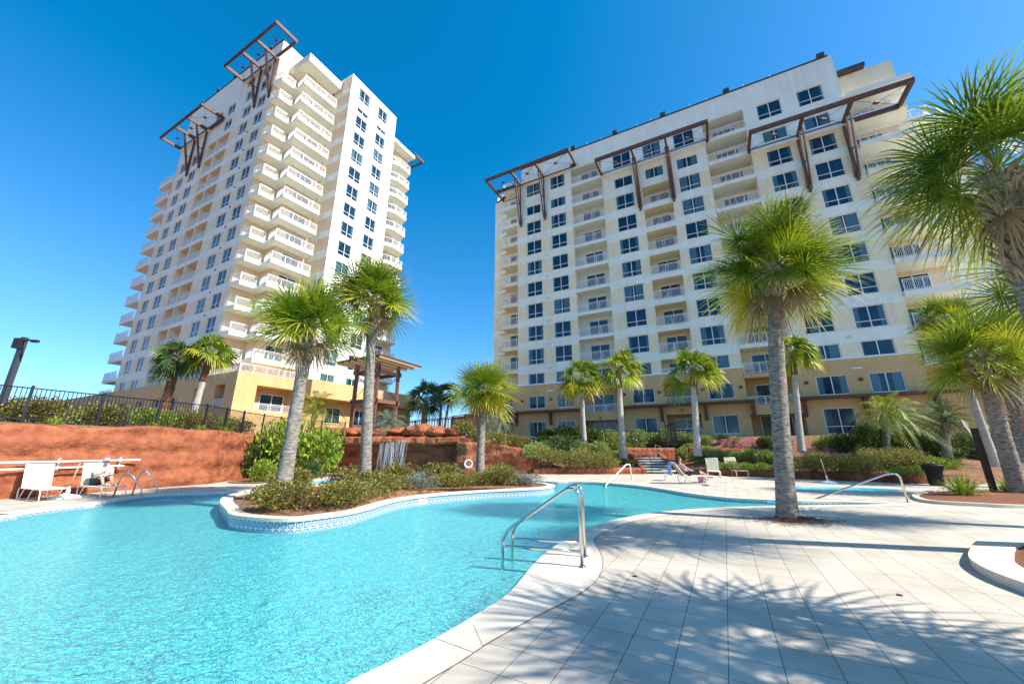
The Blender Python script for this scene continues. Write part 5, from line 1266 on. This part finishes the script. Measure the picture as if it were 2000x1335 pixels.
# umbrella stands
def stand(label, loc, tilt, h):
    loc = Vector(loc); e = empty('umbrella_stand', loc, label=label, cat='umbrella stand')
    q = MB(); q.lathe([(0, .17), (.06, .17), (.09, .13), (.30, .09), (.40, .03), (.41, .008), (0, .008)], loc, 24); rel(q.build('base', 'white_plastic', smooth=True), e)
    q = MB(); q.tube([loc+Z3*.1, loc+Vector((tilt*.3, 0, .38))], .035, 10); rel(q.build('socket', 'white_plastic', smooth=True), e)
    q = MB(); q.tube([loc+Z3*.3+Vector((tilt*.24,0,0)), loc+Vector((tilt*h, 0, h))], .02, 8); rel(q.build('pole', 'wood_pale', smooth=True), e)
p = G(104, 974); stand('white umbrella base with a bare leaning pole between the two left loungers', (p.x+.15, p.y+.2, .0), .16, 1.15)
p = G(1618, 943); stand('white umbrella base with a bare pole beside the small spa pool', (p.x, p.y, 0), -.12, 1.15)
# horizontal white poles hung on the red wall
e = empty('pool_pole', (-16.6, 15, 1.1), label='pair of long white cleaning poles hung along the red wall', cat='pool pole')
for (zA, Ya, Yb) in ((1.19, 11.0, 16.75), (.97, 11.0, 16.3)):
    def wp(Y, z): return Vector((-17.15+.407*(Y-13.6)+.30, Y-.08, z))
    q = MB(); q.tube([wp(Ya, zA), wp((Ya+Yb)/2, zA-.01), wp(Yb, zA)], .035, 8); rel(q.build('pole', 'white_plastic', smooth=True), e)
for Y in (12.5, 14.6, 16.2):
    q = MB(); q.bar(wp(Y, .85)+Vector((-.12,.05,0)), wp(Y, 1.3)+Vector((-.12,.05,0)), .05, .04); rel(q.build('bracket', 'white_plastic'), e)
# life ring
c = AT(915, 905, 27.25); q = MB(); n = 28
e = empty('life_ring', c, label='white life ring hanging on the red rock pier beside the cave', cat='life ring')
ringp = [c+Vector(((.25)*math.cos(6.2832*i/n), 0, .25*math.sin(6.2832*i/n))) for i in range(n+1)]
q.tube(ringp, .055, 10, caps=False); rel(q.build('ring', 'white_plastic', smooth=True), e)
q = MB(); q.tube([c+Vector((.30*math.cos(6.2832*i/n), -.03, .30*math.sin(6.2832*i/n))) for i in range(n+1)], .015, 6, caps=False); q.tube([c+Vector((-.25,.1,.3)), c+Vector((0,.12,.55)), c+Vector((.25,.1,.3))], .012, 5); rel(q.build('rope', 'wood_pale', smooth=True), e)
# litter bin
p = G(1831, 948); e = empty('litter_bin', p, label='dark ribbed flared litter bin at the end of the right kerb', cat='bin')
q = MB()
for i in range(36):
    a = 6.2832*i/36; d = Vector((math.cos(a), math.sin(a), 0)); q.bar(p+d*.25+Z3*.05, p+d*.27+Z3*.55, .028, .012); q.bar(p+d*.27+Z3*.55, p+d*.37+Z3*.88, .028, .012)
rel(q.build('slats', 'black_metal'), e)
q = MB(); q.lathe([(0,.03),(.24,.03),(.25,.06),(.235,.5),(.30,.8),(.30,.84)], p, 28); rel(q.build('liner', 'dark_brown_metal', smooth=True), e)
q = MB(); q.lathe([(.37,.86),(.385,.90),(.36,.92),(.22,.99),(.16,.985),(.15,.93)], p, 28); rel(q.build('rim', 'black_metal', smooth=True), e)
# deck junction plates and inlet marks
for i, (px, py) in enumerate([(1240,1125),(1757,1162)]):
    p = G(px, py); q = MB(); q.lathe([(0, .0095), (.028, .0095), (.03, .002)], p, 16); tag(q.build('deck_drain', 'dark_brown_metal', origin=p), ['tiny round drain cap in the paving near the handrail', 'tiny round drain cap in the sunny paving on the right'][i], 'drain cap')
def text_plate(name, txt, centre, normal_az, w_, h_, label, size, flat=False, plate='white_plastic', ink='mark_blue'):
    e = empty(name, centre, math.radians(-normal_az), label=label, cat='depth marker')
    q = MB(); t = .006
    if flat: q.box((0,0,t/2), (w_, h_, t))
    else: q.box((0,t/2,0), (w_, t, h_))
    o = q.build('plate', plate); o.parent = e
    cu = bpy.data.curves.new('digits', 'FONT'); cu.body = txt; cu.size = size; cu.align_x = 'CENTER'; cu.align_y = 'CENTER'; cu.extrude = .001
    to = bpy.data.objects.new('tmp', cu); scene.collection.objects.link(to); me = bpy.data.meshes.new_from_object(to); bpy.data.objects.remove(to)
    me.materials.clear(); me.materials.append(M(ink)); to = bpy.data.objects.new('digits', me); scene.collection.objects.link(to); to.parent = e
    if flat: to.location = (0,0,t+.0015)
    else: to.rotation_euler = (R(90),0,0); to.location = (0,-.002,0)
    return e
def nearest(loop, p):
    i = min(range(len(loop)), key=lambda k: (loop[k]-Vector((p.x, p.y, loop[k].z))).length); a, b = loop[i-1], loop[(i+1) % len(loop)]; t = (b-a).normalized(); return loop[i], t
p, t = nearest(isl, G(826, 967, IT)); nrm = Vector((t.y, -t.x, 0)); text_plate('depth_marker', '5 FT', V3(p+nrm*-.02, WZ+.12), math.degrees(math.atan2(-nrm.x, -nrm.y)), .30, .17, 'white depth tile on the blue tiled band of the island', .12)
p, t = nearest(pool, G(192, 982)); nrm = Vector((-t.y, t.x, 0)); text_plate('depth_marker', '5 FT', V3(p+nrm*.012, -.075+.02), math.degrees(math.atan2(-nrm.x, -nrm.y)), .30, .12, 'white depth tile on the left pool edge left of the ladder', .10)
for px, txt, lab in ((1515, '3 FT', 'pale depth mark on the far pool edge left of the deck palm'),):
    p, t = nearest(pool, G(px, 976)); nrm = Vector((-t.y, t.x, 0)); text_plate('depth_marker', txt, V3(p+nrm*.012, -.05), math.degrees(math.atan2(-nrm.x, -nrm.y)), .45, .10, lab, .10)

# ================================================================== PEOPLE
def skin_body(name, joints, edges, mat, par=None, sub=2, root=0):
    me = bpy.data.meshes.new(name); me.from_pydata([tuple(j[:3]) for j in joints], edges, []); o = bpy.data.objects.new(name, me); scene.collection.objects.link(o)
    sk = o.modifiers.new('s', 'SKIN'); 
    for i, j in enumerate(joints):
        r = j[3]; rx, ry = r if hasattr(r, '__len__') else (r, r); me.skin_vertices[0].data[i].radius = (rx, ry)
    me.skin_vertices[0].data[root].use_root = True; sk.use_smooth_shade = True
    su = o.modifiers.new('u', 'SUBSURF'); su.levels = sub; su.render_levels = sub
    dg = bpy.context.evaluated_depsgraph_get(); nm = bpy.data.meshes.new_from_object(o.evaluated_get(dg)); bpy.data.objects.remove(o)
    nm.materials.clear(); nm.materials.append(M(mat)); nm.polygons.foreach_set('use_smooth', [True]*len(nm.polygons))
    o = bpy.data.objects.new(name, nm); scene.collection.objects.link(o)
    if par: o.parent = par
    return o
def hand_chain(J, E_, wrist, d, up, s=1.0):
    """palm, four fingers and a thumb grown from the wrist joint index"""
    w_ = Vector(J[wrist][:3]); d = Vector(d).normalized(); sd = d.cross(Vector(up)).normalized(); up = sd.cross(d).normalized()
    pm = len(J); J.append((*(w_+d*.05), .022)); E_.append((wrist, pm))
    for k, (o, ln) in enumerate(((-.026,.07),(-.009,.08),(.009,.075),(.026,.06))):
        a = len(J); J.append((*(w_+d*.085+sd*o), .010)); E_.append((pm, a)); b = len(J); J.append((*(w_+d*(.085+ln*.5)+sd*o*1.1-up*.012), .008)); E_.append((a, b)); c = len(J); J.append((*(w_+d*(.085+ln*.85)+sd*o*1.1-up*.035), .007)); E_.append((b, c))
    a = len(J); J.append((*(w_+d*.045-sd*.045), .010)); E_.append((pm, a)); b = len(J); J.append((*(w_+d*.08-sd*.06-up*.01), .008)); E_.append((a, b))
def person(label, loc, foot_az, P, clothes, hairk, cap=None):
    e = empty('person', loc, math.radians(90-foot_az), label=label, cat='person')
    J = []; E_ = []; ix = {}
    def add(n, p, r, par=None):
        ix[n] = len(J); J.append((*p, r))
        if par: E_.append((ix[par], ix[n]))
    add('pelvis', P['pelvis'], (.15, .12)); add('waist', P['waist'], (.13, .105), 'pelvis'); add('chest', P['chest'], (.155, .115), 'waist'); add('neckb', P['neckb'], (.075, .07), 'chest'); add('neck', P['neck'], .052, 'neckb')
    hd = Vector(P['head']); fw = Vector(P['face']).normalized(); 
    add('jaw', hd-Z3*.06+fw*.02, (.066, .075), 'neck'); add('head', hd+Z3*.03, (.080, .095), 'jaw'); add('crown', hd+Z3*.10, (.055, .065), 'head')
    for s, sn in ((-1, 'r'), (1, 'l')):
        add('sh'+sn, P['sh'+sn], .058, 'neckb' if False else 'chest'); add('el'+sn, P['el'+sn], .040, 'sh'+sn); add('wr'+sn, P['wr'+sn], .026, 'el'+sn)
        hand_chain(J, E_, ix['wr'+sn], Vector(P['wr'+sn])-Vector(P['el'+sn]), Z3)
        add('hip'+sn, P['hip'+sn], .095, 'pelvis'); add('kn'+sn, P['kn'+sn], .062, 'hip'+sn); add('an'+sn, P['an'+sn], .038, 'kn'+sn)
        f = Vector(P['an'+sn]); fd = Vector(P['foot']).normalized(); add('ball'+sn, f+fd*.13-Z3*.04, .032, 'an'+sn); add('toe'+sn, f+fd*.19-Z3*.045, .02, 'ball'+sn)
    body = skin_body('body', J, E_, 'skin', e)
    # face: nose, brow, lips, ears as part of a small relief mesh
    fm = MB(); sd = Vector((-fw.y, fw.x, 0)).normalized(); c = hd+fw*.085
    fm.tube([c+Z3*.035, c+fw*.012, c+fw*.028-Z3*.018, c+fw*.008-Z3*.028], [.008, .010, .014, .006], 8)
    fm.tube([c-Z3*.052-sd*.025-fw*.006, c-Z3*.052+fw*.006, c-Z3*.052+sd*.025-fw*.006], [.004, .008, .004], 6)
    for s in (-1, 1): fm.tube([hd+sd*s*.078+Z3*.01, hd+sd*s*.092+Z3*.03-fw*.008, hd+sd*s*.088-Z3*.012], [.008, .014, .008], 6)
    o = fm.build('face', 'skin', smooth=True); o.parent = e
    em = MB()
    for s in (-1, 1): em.lathe([(0, .009), (.008, .006), (.010, 0), (.008, -.006), (0, -.009)], c+sd*s*.031+Z3*.018-fw*.004, 8)
    o = em.build('eyes', 'cloth_dark', smooth=True); o.parent = e
    for nm, mat, chain, grow in clothes:
        JJ = []; EE = []; m = {}
        for a, b in chain:
            for q_ in (a, b):
                if q_ not in m:
                    if isinstance(q_, tuple): p1, p2, t = q_; v = Vector(P[p1]).lerp(Vector(P[p2]), t); rr = .06 if 'el' in p2 else .095
                    else: v = Vector(P[q_]); rr = J[ix[q_]][3]
                    r2 = tuple(x+grow for x in rr) if hasattr(rr, '__len__') else rr+grow
                    m[q_] = len(JJ); JJ.append((*v, r2))
            EE.append((m[a], m[b]))
        skin_body(nm, JJ, EE, mat, e)
    hm = MB()
    for dz, rr_ in ((0, 1),):
        n = 18; rows = []
        for i in range(8):
            th = 1.9*i/7; rows.append([(hd+Z3*.045)+(Vector((math.sin(th)*math.cos(6.2832*k/n), math.sin(th)*math.sin(6.2832*k/n), math.cos(th)))*(.112 if not cap else .108)).xyz-fw*(.018+.02*th) for k in range(n)])
        b0 = len(hm.v)
        for r_ in rows: hm.v += [tuple(p) for p in r_]
        for i in range(7):
            for k in range(n): hm.f.append((b0+i*n+k, b0+i*n+(k+1) % n, b0+(i+1)*n+(k+1) % n, b0+(i+1)*n+k)); hm.m.append(0)
    if hairk == 'long': hm.tube([hd-fw*.06+Z3*.02, hd-fw*.10-Z3*.10, hd-fw*.10-Z3*.24], [.09, .085, .03], 10)
    o = hm.build('hair' if not cap else 'cap', 'hair' if not cap else cap, smooth=True); o.parent = e
    if cap:
        q = MB(); q.tube([hd+fw*.06+Z3*.06, hd+fw*.16+Z3*.045], [.085, .05], 12); q.v = [(v[0], v[1], (v[2]-(hd.z+.055))*.16+hd.z+.055) for v in q.v]; o = q.build('cap_brim', cap, smooth=True); o.parent = e
        q = MB(); q.tube([hd-fw*.07, hd-fw*.10-Z3*.08], [.07, .05], 10); o = q.build('hair', 'hair', smooth=True); o.parent = e
    return e
# reader on the left, sitting up on the lounger, knees raised, book in the hands
Pa = dict(pelvis=(-.12,0,.50), waist=(-.10,0,.64), chest=(-.02,0,.84), neckb=(.03,0,.98), neck=(.06,0,1.03), head=(.10,0,1.16), face=(1,-.1,-.25),
  shr=(-.0,-.19,.93), shl=(-.0,.19,.93), elr=(.16,-.25,.72), ell=(.16,.25,.72), wrr=(.40,-.10,.80), wrl=(.40,.10,.80), hipr=(-.05,-.10,.48), hipl=(-.05,.10,.48), knr=(.36,-.12,.70), knl=(.36,.13,.68), anr=(.58,-.11,.42), anl=(.60,.12,.42), foot=(1,0,0))
Ca = [('shirt', 'cloth_white', [('pelvis','waist'),('waist','chest'),('chest','neckb'),('chest','shr'),('chest','shl'),('shr',('shr','elr',.6)),('shl',('shl','ell',.6))], .016), ('shorts', 'cloth_dark', [('pelvis','hipr'),('pelvis','hipl'),('hipr',('hipr','knr',.8)),('hipl',('hipl','knl',.8))], .014)]
person('person in blue cap, white shirt and dark shorts reading on the left lounger', lo2.location, 114, Pa, Ca, 'short', 'cloth_blue')
bk = empty('book', lo2.location+az(114)*.47+Vector((0, 0, .84)), 0, label='open pale book held by the reader on the left', cat='book')
q = MB()
for s in (-1, 1): q.hexa([(0,0,-.10),(.03,s*.13,-.10),(.036,s*.13,-.10),(.008,0,-.10),(0,0,.10),(.03,s*.13,.10),(.036,s*.13,.10),(.008,0,.10)])
o = q.build('pages', 'cloth_white'); o.parent = bk
# sunbather on the right, leaning back with knees bent
Pb = dict(pelvis=(-.18,0,.47), waist=(-.28,0,.60), chest=(-.40,0,.78), neckb=(-.48,0,.93), neck=(-.49,0,.99), head=(-.47,0,1.13), face=(1,-.35,-.1),
  shr=(-.42,-.19,.88), shl=(-.42,.19,.88), elr=(-.16,-.27,.66), ell=(-.14,.27,.66), wrr=(.08,-.16,.60), wrl=(.08,.14,.62), hipr=(-.1,-.10,.46), hipl=(-.1,.10,.46), knr=(.30,-.13,.70), knl=(.36,.13,.62), anr=(.52,-.22,.26), anl=(.72,.13,.42), foot=(1,0,-.1))
Cb = [('top', 'cloth_pink', [('waist','chest'),('chest','shr'),('chest','shl')], .012), ('trousers', 'cloth_dark', [('pelvis','hipr'),('pelvis','hipl'),('hipr','knr'),('hipl','knl'),('knr',('knr','anr',.3)),('knl',('knl','anl',.3)),('pelvis','waist')], .014)]
person('person with brown hair, pink top and dark trousers leaning back on the towel covered lounger', lo3.location, 98, Pb, Cb, 'long')
# towel over the back of the lounger
def sheet_mesh(f, nu, nv, name, mat, th=.012):
    mb = MB(); 
    for j in range(nv+1):
        for i in range(nu+1): mb.v.append(tuple(f(i/nu, j/nv)))
    for j in range(nv):
        for i in range(nu): a = j*(nu+1)+i; mb.f.append((a, a+1, a+nu+2, a+nu+1)); mb.m.append(0)
    o = mb.build(name, mat, smooth=True); m_ = o.modifiers.new('t', 'SOLIDIFY'); m_.thickness = th; return o
bx, bz = -.38-.78*math.cos(R(55)), .36+.78*math.sin(R(55))
def tw_f(u, v):
    y = -.31+.62*u; s = v*1.9
    if s < .9: p = Vector((-.36+(bx+.36)*s/.9, y, .40+(bz-.38)*s/.9))
    else: k = (s-.9); p = Vector((bx-.05-.10*min(1, k*4)-.05*math.sin(u*9), y, bz+.02-.62*k))
    return p+Vector((.012*math.sin(u*21+v*5), 0, .010*math.sin(u*13+v*9)))
tw_ = sheet_mesh(tw_f, 24, 30, 'towel', 'cloth_blue'); tw_.location = lo3.location; tw_.rotation_euler = lo3.rotation_euler
tag(tw_, 'pale blue towel draped over the lounger back behind the sunbather', 'towel')
# striped bag on the deck
m, t, b = newmat('stripe_cloth', (.6,.2,.3), .9); tc = N(t, "ShaderNodeTexCoord"); wv = N(t, "ShaderNodeTexWave", Scale=9.0); t.links.new(tc.outputs['Object'], wv.inputs['Vector']); rr_ = ramp(t, [(0, (.45,.06,.16)), (.45, (.75,.7,.72)), (.6, (.08,.04,.12)), (1, (.62,.2,.32))]); t.links.new(wv.outputs['Color'], rr_.inputs[0]); t.links.new(rr_.outputs[0], b.inputs['Base Color'])
p = G(1372, 941); e = empty('beach_bag', p, label='striped pink beach bag standing beside the lounger of the sunbather', cat='bag')
q = MB(); q.lathe([(0,.01),(.17,.012),(.19,.10),(.20,.30),(.185,.34),(.17,.33)], p, 20); o = rel(q.build('bag_body', 'stripe_cloth', smooth=True), e)
q = MB(); q.tube(rail_path([p+Vector((-.12,0,.32)), p+Vector((-.10,0,.52)), p+Vector((.10,0,.52)), p+Vector((.12,0,.32))], .08), .012, 6); rel(q.build('handle', 'cloth_dark', smooth=True), e)
# sandals
p = G(1374, 948)
for i in range(2):
    q = MB(); q.hexa([(-.13,-.045,0),(.13,-.045,0),(.13,.045,0),(-.13,.045,0),(-.13,-.045,.025),(.13,-.04,.02),(.13,.04,.02),(-.13,.045,.025)]); q.tube([(.02,-.045,.02),(.04,0,.06),(.02,.045,.02)], .008, 5)
    o = q.build('sandal', 'cloth_dark'); o.location = (p.x+.1, p.y-.05+.13*i, .006); tag(o, ['dark sandal on the deck nearer the pool', 'dark sandal on the deck farther from the pool'][i], 'sandal', 'pair of sandals')
# balcony furniture on the right building
c = fa.p(38.6, .5, FL(1)+.02)
def chair(label, loc, rz, group=None):
    e = empty('balcony_chair', loc, rz, label=label, cat='chair', group=group)
    q = MB(); q.box((0,0,.42), (.5,.5,.05)); o = q.build('seat', 'white_plastic'); o.parent = e
    q = MB(); q.bar((0,.24,.46), (0,.34,1.0), .48, .04); q.v = [(v[0], v[1], v[2]) for v in q.v]; o = q.build('backrest', 'white_plastic'); o.parent = e
    for sx in (-1,1):
        for sy in (-1,1): q = MB(); q.bar((sx*.22,sy*.22,0),(sx*.2,sy*.2,.4), .04); o = q.build('leg', 'white_plastic'); o.parent = e
    return e
ch0 = chair('white plastic chair on the corner balcony above the leaning palm', c, fa.rot())
FLN = ['first', 'second', 'third', 'fourth', 'fifth', 'sixth', 'seventh', 'eighth', 'ninth']
for a_, colname, ks in ((9.0, 'greenish left balcony column', (1, 2, 4, 5, 7)), (26.6, 'balcony column behind the deck palm', (1, 3, 4, 6)), (18.0, 'middle loggia column', (1, 3, 4, 6))):
    for k in ks:
        e = copy_tree(ch0); e.location = fa.p(a_, .75, FL(k)+.01); e.rotation_euler = (0, 0, fa.rot()+srnd.uniform(-.6, .6)); e['label'] = f"white chair in the {colname}, {FLN[k]} floor above the tan base"; e['group'] = 'chairs on the balconies'
# a towel hung over one balcony rail
q = MB(); p0 = fa.p(37.0, -.42, FL(1)+1.03)
for j in range(6): q.face([p0+U*(.9)+Z3*(-.13*j)-V*.01*math.sin(j), p0+Z3*(-.13*j)-V*.01*math.sin(j), p0+Z3*(-.13*(j+1))-V*.01*math.sin(j+1), p0+U*.9+Z3*(-.13*(j+1))-V*.01*math.sin(j+1)])
tl_ = q.build('towel', 'cloth_pink', origin=p0); m_ = tl_.modifiers.new('t', 'SOLIDIFY'); m_.thickness = .02; tag(tl_, 'pink towel hung over the corner balcony rail above the leaning palm', 'towel')
# fallen leaves and crumbs on the near deck
q = MB(); rnd = random.Random(9)
for i in range(130):
    p = Vector((rnd.uniform(-.6, 7), rnd.uniform(2.2, 9), .009)); 
    if inside(p.x, p.y, [(v.x, v.y) for v in pool]): continue
    a = rnd.uniform(0, 6.28); d = Vector((math.cos(a), math.sin(a), rnd.uniform(0, .25))); L_ = rnd.uniform(.008, .035); sd = Vector((-d.y, d.x, 0))
    q.face([p, p+d*L_*.5+sd*L_*.25, p+d*L_, p+d*L_*.5-sd*L_*.25])
tag(q.build('leaf_litter', 'stem'), 'scattered small dry leaves and crumbs on the near paving', 'litter', kind='stuff')
